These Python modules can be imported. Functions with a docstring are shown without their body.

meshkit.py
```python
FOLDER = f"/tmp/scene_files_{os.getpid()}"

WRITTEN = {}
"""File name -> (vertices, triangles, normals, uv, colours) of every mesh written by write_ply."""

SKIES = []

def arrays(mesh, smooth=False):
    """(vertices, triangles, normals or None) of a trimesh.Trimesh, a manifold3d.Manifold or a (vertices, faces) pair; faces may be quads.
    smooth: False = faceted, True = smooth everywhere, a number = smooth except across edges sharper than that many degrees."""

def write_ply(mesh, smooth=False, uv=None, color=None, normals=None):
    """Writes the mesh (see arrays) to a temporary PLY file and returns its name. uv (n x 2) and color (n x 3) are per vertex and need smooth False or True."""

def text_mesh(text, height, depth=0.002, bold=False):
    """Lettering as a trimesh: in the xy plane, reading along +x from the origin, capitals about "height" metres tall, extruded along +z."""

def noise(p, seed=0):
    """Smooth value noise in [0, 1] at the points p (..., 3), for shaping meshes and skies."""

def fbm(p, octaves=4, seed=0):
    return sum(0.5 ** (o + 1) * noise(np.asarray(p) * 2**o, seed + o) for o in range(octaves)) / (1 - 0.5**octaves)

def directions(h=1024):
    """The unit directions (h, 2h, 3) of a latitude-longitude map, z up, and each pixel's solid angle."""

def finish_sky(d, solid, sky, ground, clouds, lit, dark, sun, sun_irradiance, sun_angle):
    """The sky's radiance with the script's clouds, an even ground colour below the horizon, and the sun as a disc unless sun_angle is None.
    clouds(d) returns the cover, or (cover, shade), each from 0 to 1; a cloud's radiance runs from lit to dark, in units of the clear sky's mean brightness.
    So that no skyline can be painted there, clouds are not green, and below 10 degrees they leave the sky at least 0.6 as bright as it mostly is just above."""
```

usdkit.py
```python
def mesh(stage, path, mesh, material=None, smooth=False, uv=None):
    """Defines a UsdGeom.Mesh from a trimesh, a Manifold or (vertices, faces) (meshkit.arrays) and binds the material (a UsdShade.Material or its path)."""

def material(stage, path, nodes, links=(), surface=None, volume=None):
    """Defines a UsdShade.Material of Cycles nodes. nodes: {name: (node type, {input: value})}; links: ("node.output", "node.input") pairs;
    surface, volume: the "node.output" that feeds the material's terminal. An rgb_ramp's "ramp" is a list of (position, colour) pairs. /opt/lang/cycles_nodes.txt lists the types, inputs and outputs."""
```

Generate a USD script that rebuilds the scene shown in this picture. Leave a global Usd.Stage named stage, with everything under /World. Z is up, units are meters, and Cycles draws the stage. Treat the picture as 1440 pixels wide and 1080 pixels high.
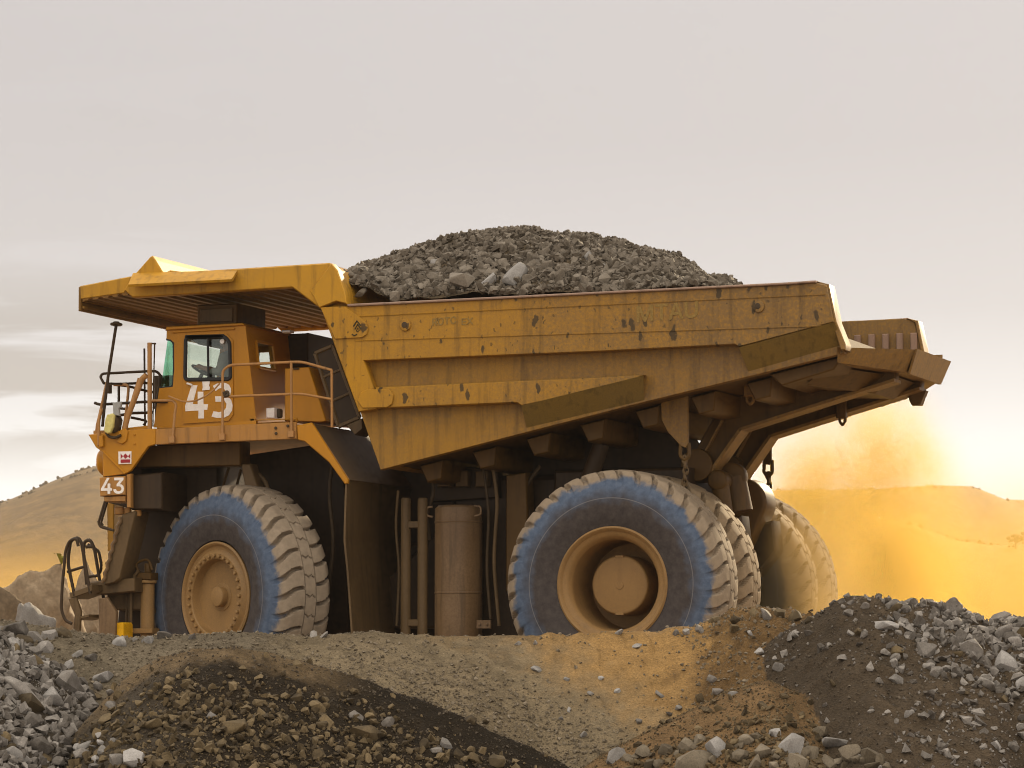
import math, random
import numpy as np, trimesh, manifold3d, usdkit, meshkit
from shapely.geometry import Polygon
from pxr import Usd, UsdGeom, UsdLux, UsdShade, Gf, Sdf, Vt

stage = Usd.Stage.CreateInMemory()
UsdGeom.SetStageUpAxis(stage, 'Z')
UsdGeom.SetStageMetersPerUnit(stage, 1.0)
UsdGeom.Xform.Define(stage, '/World')
stage.SetDefaultPrim(stage.GetPrimAtPath('/World'))
UsdGeom.Scope.Define(stage, '/World/Looks')
rng = np.random.default_rng(43)

# ------------------------------------------------------------------ camera
# World: x runs backwards along the truck (front = -x), y across it away from the viewer, z up. The origin lies on the
# haul road under the outer face of the near rear tyre.
YAW, PITCH, FPX = math.radians(21), math.atan(403 / 4600), 4600.0
EYE = np.array([15.024, -42.970, 0.4295])
FH = np.array([-math.sin(YAW), math.cos(YAW), 0]); RT = np.array([math.cos(YAW), math.sin(YAW), 0]); UP = np.array([0, 0, 1.0])
FW = FH * math.cos(PITCH) + UP * math.sin(PITCH); UV = UP * math.cos(PITCH) - FH * math.sin(PITCH)
EXPOSURE = 1.04
cam = UsdGeom.Camera.Define(stage, '/World/camera')
cam.CreateHorizontalApertureAttr(36.0); cam.CreateVerticalApertureAttr(27.0)
cam.CreateFocalLengthAttr(36.0 * FPX / 1440); cam.CreateClippingRangeAttr(Gf.Vec2f(0.5, 60000))
cam.CreateFStopAttr(9.0); cam.CreateFocusDistanceAttr(45.0); cam.CreateExposureAttr(EXPOSURE)
cm = np.eye(4); cm[0, :3], cm[1, :3], cm[2, :3], cm[3, :3] = RT, UV, -FW, EYE
cam.AddTransformOp().Set(Gf.Matrix4d(*cm.ravel().tolist()))

# ------------------------------------------------------------------ sky and sun (thin overcast, low warm sun ahead and to the right, behind the truck's tail)
SUN_DIR = np.array(0.42 * RT + 0.80 * FH + 0.36 * UP); SUN_DIR /= np.linalg.norm(SUN_DIR)
SUN_EL, SUN_ROT = math.asin(SUN_DIR[2]), math.atan2(SUN_DIR[0], SUN_DIR[1])
SKY_STRENGTH, SUN_INT, SUN_ANGLE = 0.1, 0.76, 3.0
HZ = [(0.0, (1.0, .99, .985)), (.035, (1.02, 1.01, 1.01)), (.062, (.94, .93, .925)), (.085, (.77, .742, .74)), (.11, (.645, .602, .595)), (.16, (.585, .536, .525)), (.24, (.62, .572, .555)), (.5, (1.10, 1.02, .93)), (1.0, (1.80, 1.64, 1.44))]
dome = UsdLux.DomeLight.Define(stage, '/World/sky')
usdkit.material(stage, '/World/Looks/sky_mat', {
    'tc': ('texture_coordinate', {}), 'sep': ('separate_xyz', {}),
    'sky': ('sky_texture', {'sky_type': 'single_scattering', 'sun_disc': False, 'sun_elevation': SUN_EL, 'sun_rotation': SUN_ROT, 'altitude': 300.0}),
    'grad': ('rgb_ramp', {'ramp': HZ}),
    'map': ('mapping', {'scale': (9.0, 9.0, 75.0), 'location': (3.1, 1.2, 0.4)}),
    'n': ('noise_texture', {'scale': 1.0, 'detail': 6.0, 'roughness': 0.58, 'distortion': 0.5}),
    'nr': ('map_range', {'from_min': 0.41, 'from_max': 0.53, 'to_min': 0.0, 'to_max': 1.0, 'clamp': True}),
    'band': ('rgb_ramp', {'ramp': [(0, (0, 0, 0)), (.055, (0, 0, 0)), (.078, (1, 1, 1)), (.105, (1, 1, 1)), (.125, (.25, .25, .25)), (.15, (.1, .1, .1)), (1, (.1, .1, .1))]}),
    # the cloud bank stands over the hills ahead of the truck and thins out to the right
    'az': ('vector_math', {'math_type': 'dot_product', 'vector2': tuple(RT)}),
    'azr': ('map_range', {'from_min': -0.03, 'from_max': -0.12, 'to_min': 0.0, 'to_max': 1.0, 'clamp': True}),
    'm1': ('math', {'math_type': 'multiply'}), 'm2': ('math', {'math_type': 'multiply'}), 'm3': ('math', {'math_type': 'multiply', 'value2': 1.0}),
    'cl': ('mix', {'mix_type': 'mix', 'color2': (.50, .45, .42)}),
    'k': ('vector_math', {'math_type': 'scale', 'scale': 5.0}),
    'mx': ('mix', {'mix_type': 'mix', 'fac': 0.96}),
    'bg': ('background_shader', {'strength': SKY_STRENGTH})},
    [('tc.generated', 'sep.vector'), ('sep.z', 'grad.fac'), ('tc.generated', 'map.vector'), ('map.vector', 'n.vector'), ('n.fac', 'nr.value'),
     ('sep.z', 'band.fac'), ('tc.generated', 'az.vector1'), ('az.value', 'azr.value'), ('nr.result', 'm1.value1'), ('band.color', 'm1.value2'),
     ('m1.value', 'm2.value1'), ('azr.result', 'm2.value2'), ('m2.value', 'm3.value1'), ('m3.value', 'cl.fac'), ('grad.color', 'cl.color1'),
     ('cl.color', 'k.vector1'), ('sky.color', 'mx.color1'), ('k.vector', 'mx.color2'), ('mx.color', 'bg.color')], surface='bg.background')
UsdShade.MaterialBindingAPI.Apply(dome.GetPrim()).Bind(UsdShade.Material.Get(stage, '/World/Looks/sky_mat'))
dome.GetPrim().SetCustomDataByKey('kind', 'structure')
sun = UsdLux.DistantLight.Define(stage, '/World/sun')
sun.CreateNormalizeAttr(True); sun.CreateIntensityAttr(SUN_INT); sun.CreateAngleAttr(SUN_ANGLE); sun.CreateColorAttr(Gf.Vec3f(1.0, .80, .52))
sz = SUN_DIR; sx = np.cross([0, 0, 1.0], sz); sx /= np.linalg.norm(sx); sy = np.cross(sz, sx)
smat = np.eye(4); smat[0, :3], smat[1, :3], smat[2, :3] = sx, sy, sz
sun.AddTransformOp().Set(Gf.Matrix4d(*smat.ravel().tolist()))

# ------------------------------------------------------------------ helpers
used = {}
def numbered(parent, name):
    k = (parent, name); used[k] = used.get(k, -1) + 1
    return f'{parent}/{name}' if used[k] == 0 else f'{parent}/{name}_{used[k]:03d}'
def tag(p, label=None, cat=None, group=None, kind=None):
    p = p.GetPrim() if hasattr(p, 'GetPrim') else p
    for k, v in (('label', label), ('category', cat), ('group', group), ('kind', kind)):
        if v: p.SetCustomDataByKey(k, v)
    return p
def par(parent): return '/World' if parent is None else (parent if isinstance(parent, str) else str(parent.GetPath()))
def ob(name, mesh, mat, parent=None, smooth=50, label=None, loc=None, kind=None):
    if isinstance(mesh, list): mesh = cat(mesh)
    path = numbered(par(parent), name)
    m = usdkit.mesh(stage, path, mesh, M[mat], smooth=smooth)
    if loc is not None: m.AddTranslateOp().Set(Gf.Vec3d(*map(float, loc)))
    tag(m, label, None, None, kind)
    return m.GetPrim()
def xf(name, parent=None, loc=(0, 0, 0), rz=0.0):
    x = UsdGeom.Xform.Define(stage, numbered(par(parent), name))
    x.AddTranslateOp().Set(Gf.Vec3d(*map(float, loc)))
    if rz: x.AddRotateZOp().Set(float(rz))
    return x.GetPrim()
def cat(ms): return trimesh.util.concatenate([trimesh.Trimesh(np.asarray(m.vertices), np.asarray(m.faces), process=False) for m in ms])
def man2tri(m):
    mm = m.to_mesh(); return trimesh.Trimesh(mm.vert_properties[:, :3], mm.tri_verts, process=False)

def P(px, py, Y):
    """The point of the plane y = Y that the photograph shows there: (x, z)."""
    d = FW * FPX + RT * (px - 720) + UV * (540 - py)
    q = EYE + d * ((Y - EYE[1]) / d[1])
    return (round(float(q[0]), 3), round(float(q[2]), 3))
def PL(pts, Y): return [P(x, y, Y) for x, y in pts]
def P3(px, py, Y): x, z = P(px, py, Y); return np.array([x, Y, z])
def D(px, py, w):
    """The same at horizontal distance w from the viewer: (x, y, z)."""
    d = FW * FPX + RT * (px - 720) + UV * (540 - py)
    return EYE + d * (w / (d @ FH))

def ccw(p):
    p = [tuple(q) for q in p]
    return p if Polygon(p).exterior.is_ccw else p[::-1]
def inset(p, b):
    p = np.asarray(p, float); n = len(p); out = []
    for i in range(n):
        a, c, d = p[i - 1], p[i], p[(i + 1) % n]
        e1 = (c - a) / (np.linalg.norm(c - a) + 1e-12); e2 = (d - c) / (np.linalg.norm(d - c) + 1e-12)
        n1, n2 = np.array([-e1[1], e1[0]]), np.array([-e2[1], e2[0]])
        h = n1 + n2; h /= max(np.linalg.norm(h), 1e-9)
        out.append(c + h * min(b / max(h @ n1, 0.3), 3 * b))
    return np.array(out)
def prism(poly, y0, y1, b=0.012, hole=None):
    """An outline in (x, z) given thickness from y0 to y1 with bevelled edges."""
    if hole is not None:
        pg = Polygon(ccw(poly), [ccw(hole)])
        m = trimesh.creation.extrude_polygon(pg, y1 - y0, engine='earcut')
        v = m.vertices; m.vertices = np.c_[v[:, 0], y0 + v[:, 2], v[:, 1]]; m.invert(); return m
    poly = np.array(ccw(poly)); n = len(poly)
    if b <= 0 or y1 - y0 < 3 * b: b = min(max(b, 0), (y1 - y0) / 3)
    ins = inset(poly, b) if b > 0 else poly
    rings = [(ins, y0), (poly, y0 + b), (poly, y1 - b), (ins, y1)]
    V = np.vstack([np.c_[r[:, 0], np.full(n, y), r[:, 1]] for r, y in rings]); F = []
    for k in range(3):
        for i in range(n):
            j = (i + 1) % n; F += [(k * n + i, k * n + j, (k + 1) * n + j), (k * n + i, (k + 1) * n + j, (k + 1) * n + i)]
    vv, ff = trimesh.creation.triangulate_polygon(Polygon(ins), engine='earcut')
    idx = [int(np.argmin(((ins - q) ** 2).sum(1))) for q in vv]
    for f in ff:
        a, c, d = (idx[i] for i in f)
        if (ins[c][0] - ins[a][0]) * (ins[d][1] - ins[a][1]) - (ins[c][1] - ins[a][1]) * (ins[d][0] - ins[a][0]) < 0: c, d = d, c
        F += [(a, c, d), (3 * n + a, 3 * n + d, 3 * n + c)]
    m = trimesh.Trimesh(V, F, process=False)
    if m.volume < 0: m.invert()
    return m
def box(x0, x1, y0, y1, z0, z1, b=0.012):
    return prism([(x0, z0), (x1, z0), (x1, z1), (x0, z1)], y0, y1, b)
def hull(pts): return trimesh.convex.convex_hull(np.asarray(pts, float))
def quadslab(p4, off):
    """Hull of four points and the same moved by off."""
    p = np.asarray(p4, float); return hull(np.vstack([p, p + np.asarray(off, float)]))
def tube(pts, r, sides=8, bend=0.0, closed=False):
    p = [np.asarray(q, float) for q in pts]
    if bend > 0 and len(p) > 2:
        q = [p[0]]
        for i in range(1, len(p) - 1):
            a, c, d = p[i - 1], p[i], p[i + 1]
            la, ld = np.linalg.norm(a - c), np.linalg.norm(d - c); k = min(bend, la * .45, ld * .45)
            s, e = c + (a - c) / la * k, c + (d - c) / ld * k
            for t in np.linspace(0, 1, 5): q.append((1 - t) ** 2 * s + 2 * t * (1 - t) * c + t * t * e)
        q.append(p[-1]); p = q
    p = np.array(p); t = np.gradient(p, axis=0); t /= np.linalg.norm(t, axis=1, keepdims=True)
    a = np.zeros_like(t); w_ = np.cross(t[0], np.eye(3)[np.abs(t[0]).argmin()])      # the section is carried along without twisting
    for i in range(len(t)):
        w_ = w_ - (w_ @ t[i]) * t[i]; w_ /= np.linalg.norm(w_); a[i] = w_
    bb = np.cross(t, a)
    ang = np.arange(sides) * 2 * math.pi / sides; rr = np.broadcast_to(r, (len(p),))
    V = (p[:, None] + rr[:, None, None] * (np.cos(ang)[None, :, None] * a[:, None] + np.sin(ang)[None, :, None] * bb[:, None])).reshape(-1, 3)
    F = []
    for i in range(len(p) - 1):
        for j in range(sides):
            k = (j + 1) % sides
            F += [(i * sides + j, (i + 1) * sides + j, (i + 1) * sides + k), (i * sides + j, (i + 1) * sides + k, i * sides + k)]
    c0, c1 = len(V), len(V) + 1; V = np.vstack([V, p[0], p[-1]]); e = (len(p) - 1) * sides
    for j in range(sides):
        k = (j + 1) % sides; F += [(c0, j, k), (c1, e + k, e + j)]
    m = trimesh.Trimesh(V, F, process=False)
    if m.volume < 0: m.invert()
    return m
def revolve_y(prof, n=64):
    """Profile [(r, y)] turned about the y axis."""
    pr = np.asarray(prof, float); k = len(pr); th = np.arange(n) * 2 * math.pi / n
    V = np.stack([np.cos(th)[:, None] * pr[None, :, 0], np.broadcast_to(pr[None, :, 1], (n, k)), np.sin(th)[:, None] * pr[None, :, 0]], -1).reshape(-1, 3); F = []
    for i in range(n):
        j = (i + 1) % n
        for q in range(k - 1):
            F += [(i * k + q, j * k + q, j * k + q + 1), (i * k + q, j * k + q + 1, i * k + q + 1)]
    m = trimesh.Trimesh(V, F, process=False)
    if m.volume < 0: m.invert()
    return m
def cyl(c, axis, r, h, n=32, b=0.01):
    prof = [(0, 0), (r - b, 0), (r, b), (r, h - b), (r - b, h), (0, h)]
    m = revolve_y(prof, n)
    ax = np.asarray(axis, float); ax /= np.linalg.norm(ax)
    m.apply_transform(trimesh.geometry.align_vectors([0, 1, 0], ax)); m.apply_translation(c)
    if m.volume < 0: m.invert()
    return m
def mir(m):
    v = np.array(m.vertices); v[:, 1] = 2 * YC - v[:, 1]
    return trimesh.Trimesh(v, np.asarray(m.faces)[:, ::-1], process=False)
YC = 3.1        # the truck's middle plane

# ------------------------------------------------------------------ materials
M = {}
def metal_paint(name, base, dirt, dirt_amt=0.35, rough=0.55, spots=False, dark=(.03, .02, .008), bump=0.18, grade=0.0, streaks=0.55):
    """Old machine paint: dust that has settled and thickens towards the rear, rain streaks, scratches; optional oil and mud splashes."""
    n = {'g': ('geometry', {}), 'big': ('noise_texture', {'scale': 0.9, 'detail': 5.0, 'roughness': .6}), 'fine': ('noise_texture', {'scale': 26.0, 'detail': 4.0, 'roughness': .65}),
         'grain': ('noise_texture', {'scale': 140.0, 'detail': 2.0}),
         'mst': ('mapping', {'scale': (9.0, 9.0, .8)}), 'st': ('noise_texture', {'scale': 1.0, 'detail': 4.0, 'roughness': .6}), 'str': ('map_range', {'from_min': .5, 'from_max': .72, 'to_min': 0, 'to_max': streaks, 'clamp': True}),
         'sep': ('separate_xyz', {}), 'gx': ('map_range', {'from_min': -4.6, 'from_max': 1.2, 'to_min': 0.0, 'to_max': grade, 'clamp': True}),
         'bigr': ('map_range', {'from_min': .35, 'from_max': .7, 'to_min': dirt_amt * .4, 'to_max': dirt_amt * 1.4, 'clamp': True}),
         'add': ('math', {'math_type': 'add', 'use_clamp': True}), 'finer': ('map_range', {'from_min': .3, 'from_max': .7, 'to_min': .6, 'to_max': 1.25, 'clamp': True}), 'mul': ('math', {'math_type': 'multiply', 'use_clamp': True}),
         'mx': ('mix', {'color1': base, 'color2': dirt}), 'mx2': ('mix', {'color2': tuple(.28 * c for c in dirt)}),
         'gr': ('map_range', {'from_min': .25, 'from_max': .75, 'to_min': .86, 'to_max': 1.12, 'clamp': True}), 'vm': ('vector_math', {'math_type': 'scale'}),
         'bp': ('bump', {'strength': bump, 'distance': .01}), 'p': ('principled_bsdf', {'roughness': rough, 'specular_ior_level': .3})}
    l = [('g.position', 'big.vector'), ('g.position', 'fine.vector'), ('g.position', 'grain.vector'), ('g.position', 'mst.vector'), ('mst.vector', 'st.vector'), ('st.fac', 'str.value'), ('g.position', 'sep.vector'), ('sep.x', 'gx.value'),
         ('big.fac', 'bigr.value'), ('bigr.result', 'add.value1'), ('gx.result', 'add.value2'), ('fine.fac', 'finer.value'), ('add.value', 'mul.value1'), ('finer.result', 'mul.value2'), ('mul.value', 'mx.fac'),
         ('mx.color', 'mx2.color1'), ('str.result', 'mx2.fac'), ('grain.fac', 'gr.value'), ('mx2.color', 'vm.vector1'), ('gr.result', 'vm.scale'), ('fine.fac', 'bp.height'), ('bp.normal', 'p.normal')]
    last = 'vm.vector'
    if spots:
        n.update({'sx': ('separate_xyz', {}), 'cx': ('combine_xyz', {'z': 0.0}), 'ms': ('mapping', {'scale': (5.2, 2.3, 0)}), 'v': ('voronoi_texture', {'dimensions': '2D', 'scale': 1.0, 'randomness': 1.0}), 'ms2': ('mapping', {'scale': (11.0, 8.0, 0)}), 'v2': ('voronoi_texture', {'dimensions': '2D', 'scale': 1.0, 'randomness': 1.0}),
                  'sc': ('separate_color', {}), 'th': ('map_range', {'from_min': .38, 'from_max': 1.0, 'to_min': -.02, 'to_max': .23, 'clamp': True}), 'sb': ('math', {'math_type': 'subtract'}), 'lt': ('map_range', {'from_min': -.03, 'from_max': .03, 'to_min': 0, 'to_max': .85, 'clamp': True}),
                  'sc2': ('separate_color', {}), 'th2': ('map_range', {'from_min': .62, 'from_max': 1.0, 'to_min': -.04, 'to_max': .19, 'clamp': True}), 'sb2': ('math', {'math_type': 'subtract'}), 'lt2': ('map_range', {'from_min': -.04, 'from_max': .04, 'to_min': 0, 'to_max': .6, 'clamp': True}),
                  'wob': ('vector_math', {'math_type': 'scale', 'scale': .13}), 'ad': ('vector_math', {'math_type': 'add'}), 'wn': ('noise_texture', {'scale': 9.0, 'detail': 2.0}),
                  'mxv': ('math', {'math_type': 'maximum'}), 'ms3': ('mix', {'color2': dark})})
        l += [('g.position', 'wn.vector'), ('wn.color', 'wob.vector1'), ('wob.vector', 'ad.vector1'), ('g.position', 'ad.vector2'), ('ad.vector', 'sx.vector'), ('sx.x', 'cx.x'), ('sx.z', 'cx.y'), ('cx.vector', 'ms.vector'), ('ms.vector', 'v.vector'), ('v.color', 'sc.color'), ('sc.r', 'th.value'), ('th.result', 'sb.value1'), ('v.distance', 'sb.value2'), ('sb.value', 'lt.value'),
              ('cx.vector', 'ms2.vector'), ('ms2.vector', 'v2.vector'), ('v2.color', 'sc2.color'), ('sc2.r', 'th2.value'), ('th2.result', 'sb2.value1'), ('v2.distance', 'sb2.value2'), ('sb2.value', 'lt2.value'),
              ('lt.result', 'mxv.value1'), ('lt2.result', 'mxv.value2'), ('mxv.value', 'ms3.fac'), (last, 'ms3.color1')]
        last = 'ms3.color'
    l.append((last, 'p.base_color'))
    M[name] = usdkit.material(stage, '/World/Looks/' + name, n, l, surface='p.BSDF')
def plain(name, base, rough=.6, noise=.25, scale=8.0, metallic=0.0, bump=.2, objrand=0.0):
    n = {'g': ('geometry', {}), 'n': ('noise_texture', {'scale': scale, 'detail': 6.0, 'roughness': .62}), 'r': ('map_range', {'from_min': .28, 'from_max': .72, 'to_min': 1 - noise, 'to_max': 1 + noise, 'clamp': True}),
         'oi': ('object_info', {}), 'orr': ('map_range', {'from_min': 0, 'from_max': 1, 'to_min': 1 - objrand, 'to_max': 1 + objrand}), 'm': ('math', {'math_type': 'multiply'}),
         'c': ('vector_math', {'math_type': 'scale', 'vector1': base}), 'bp': ('bump', {'strength': bump, 'distance': .02}), 'p': ('principled_bsdf', {'roughness': rough, 'metallic': metallic, 'specular_ior_level': .3})}
    M[name] = usdkit.material(stage, '/World/Looks/' + name, n, [('g.position', 'n.vector'), ('n.fac', 'r.value'), ('oi.random', 'orr.value'), ('r.result', 'm.value1'), ('orr.result', 'm.value2'), ('m.value', 'c.scale'), ('c.vector', 'p.base_color'), ('n.fac', 'bp.height'), ('bp.normal', 'p.normal')], surface='p.BSDF')

YEL, DUST = (.46, .218, .001), (.185, .105, .032)
metal_paint('body_paint', YEL, DUST, .30, spots=True, grade=.78)
metal_paint('plate_paint', (.37, .178, .005), (.175, .10, .033), .45, grade=.6)
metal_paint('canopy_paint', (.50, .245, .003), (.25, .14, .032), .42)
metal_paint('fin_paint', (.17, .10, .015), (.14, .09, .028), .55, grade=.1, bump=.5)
metal_paint('cab_paint', (.45, .188, .002), (.31, .15, .03), .2, rough=.42, bump=.08, streaks=.12)
metal_paint('deck_paint', (.41, .18, .02), (.30, .165, .07), .5)
metal_paint('frame_paint', (.028, .014, .004), (.05, .028, .010), .5)
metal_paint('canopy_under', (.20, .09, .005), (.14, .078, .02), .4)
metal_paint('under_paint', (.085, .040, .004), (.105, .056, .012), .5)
metal_paint('guard_brown', (.085, .050, .018), (.14, .088, .038), .5, streaks=.5)
metal_paint('tank_steel', (.10, .056, .024), (.20, .125, .062), .6, rough=.38, streaks=.7)
metal_paint('rim_tan', (.31, .175, .058), (.19, .115, .046), .55, streaks=.12)
metal_paint('rail_paint', (.40, .19, .05), (.30, .18, .09), .4)
metal_paint('rust_rim', (.22, .13, .09), (.30, .20, .13), .5)
plain('dark_iron', (.05, .03, .012), .6)
plain('black_rubber', (.02, .02, .02), .6)
plain('white_paint', (.78, .72, .66), .5, .1, 20)
plain('grey_paint', (.30, .29, .27), .5, .12)
plain('sign_red', (.30, .02, .025), .5, .1)
plain('black_print', (.04, .03, .01), .6, .3, 30)
plain('faded_print', (.22, .135, .03), .6, .3, 30)
plain('lamp_yellow', (.55, .47, .16), .35, .2, 20)
plain('bright_yellow', (.70, .36, .0), .5, .15)
plain('skin', (.45, .22, .14), .5, .05); plain('shirt_grey', (.33, .32, .31), .8, .1); plain('hair_dark', (.03, .02, .015), .6, .1); plain('trousers_dark', (.05, .05, .06), .8, .1)
plain('weed', (.28, .26, .04), .7, .3)
M['glass'] = usdkit.material(stage, '/World/Looks/glass', {'t': ('transparent_bsdf', {'color': (.90, .94, .90)}), 'gl': ('glossy_bsdf', {'roughness': .03, 'color': (.9, .95, .92)}), 'mx': ('mix_closure', {'fac': .07})},
                             [('t.BSDF', 'mx.closure1'), ('gl.BSDF', 'mx.closure2')], surface='mx.closure')
M['green_glass'] = usdkit.material(stage, '/World/Looks/green_glass', {'t': ('transparent_bsdf', {'color': (.52, .80, .66)}), 'gl': ('glossy_bsdf', {'roughness': .04, 'color': (.7, .95, .85)}), 'mx': ('mix_closure', {'fac': .10})},
                                   [('t.BSDF', 'mx.closure1'), ('gl.BSDF', 'mx.closure2')], surface='mx.closure')

def rubber(name, blue0, blue1, tread_col, blue_amt=1.0):
    """Haul tyre: grey-brown dusted tread, a ring of dusty blue where the ground has chafed the sidewall, darker inner sidewall with scuffs and a moulded line."""
    n = {'tc': ('texture_coordinate', {}), 'sep': ('separate_xyz', {}), 'xx': ('math', {'math_type': 'multiply'}), 'zz': ('math', {'math_type': 'multiply'}), 's': ('math', {'math_type': 'add'}), 'r': ('math', {'math_type': 'sqrt'}),
         'n1': ('noise_texture', {'scale': 3.2, 'detail': 5.0, 'roughness': .55}), 'n2': ('noise_texture', {'scale': 11.0, 'detail': 4.0, 'roughness': .6}), 'n3': ('noise_texture', {'scale': 9.0, 'detail': 8.0, 'roughness': .72}),
         'w': ('math', {'math_type': 'multiply_add', 'value2': .34}), 'w2': ('math', {'math_type': 'multiply_add', 'value2': .10}), 'off': ('math', {'math_type': 'subtract', 'value2': .22}),
         'mb': ('map_range', {'from_min': blue0 - .12, 'from_max': blue0 + .12, 'to_min': 0, 'to_max': blue_amt, 'clamp': True}), 'mt': ('map_range', {'from_min': blue1 - .02, 'from_max': blue1 + .05, 'to_min': 0, 'to_max': 1, 'clamp': True}),
         'inner': ('mix', {'color1': (.036, .029, .027), 'color2': (.080, .066, .058)}), 'n3r': ('map_range', {'from_min': .35, 'from_max': .8, 'to_min': 0, 'to_max': 1, 'clamp': True}),
         'bl': ('mix', {'color1': (.040, .062, .105), 'color2': (.115, .148, .205)}), 'n2r': ('map_range', {'from_min': .15, 'from_max': .95, 'to_min': 0, 'to_max': 1, 'clamp': True}),
         'td': ('mix', {'color1': tuple(.70 * c for c in tread_col), 'color2': tuple(1.15 * c for c in tread_col)}),
         'a': ('mix', {}), 'b': ('mix', {}), 'line': ('math', {'math_type': 'compare', 'value2': 1.205, 'value3': .0055}), 'ln': ('math', {'math_type': 'multiply', 'value2': .45}), 'c': ('mix', {'color2': (.22, .21, .20)}),
         'bp': ('bump', {'strength': .35, 'distance': .012}), 'p': ('principled_bsdf', {'roughness': .82, 'specular_ior_level': .25})}
    l = [('tc.object', 'sep.vector'), ('sep.x', 'xx.value1'), ('sep.x', 'xx.value2'), ('sep.z', 'zz.value1'), ('sep.z', 'zz.value2'), ('xx.value', 's.value1'), ('zz.value', 's.value2'), ('s.value', 'r.value1'),
         ('tc.object', 'n1.vector'), ('tc.object', 'n2.vector'), ('tc.object', 'n3.vector'), ('n1.fac', 'w.value1'), ('r.value', 'w.value3'), ('n2.fac', 'w2.value1'), ('w.value', 'w2.value3'), ('w2.value', 'off.value1'),
         ('off.value', 'mb.value'), ('off.value', 'mt.value'), ('n3.fac', 'n3r.value'), ('n3r.result', 'inner.fac'), ('n2.fac', 'n2r.value'), ('n2r.result', 'bl.fac'), ('n2r.result', 'td.fac'),
         ('mb.result', 'a.fac'), ('inner.color', 'a.color1'), ('bl.color', 'a.color2'), ('r.value', 'line.value1'), ('line.value', 'ln.value1'), ('ln.value', 'c.fac'), ('a.color', 'c.color1'), ('mt.result', 'b.fac'), ('c.color', 'b.color1'), ('td.color', 'b.color2'),
         ('b.color', 'p.base_color'), ('n3.fac', 'bp.height'), ('bp.normal', 'p.normal')]
    M[name] = usdkit.material(stage, '/World/Looks/' + name, n, l, surface='p.BSDF')
rubber('tyre_front', 1.22, 1.49, (.275, .215, .15))
rubber('tyre_rear', 1.24, 1.45, (.26, .20, .135))
rubber('tyre_dusty', 1.05, 1.30, (.27, .195, .115), .3)

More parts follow.
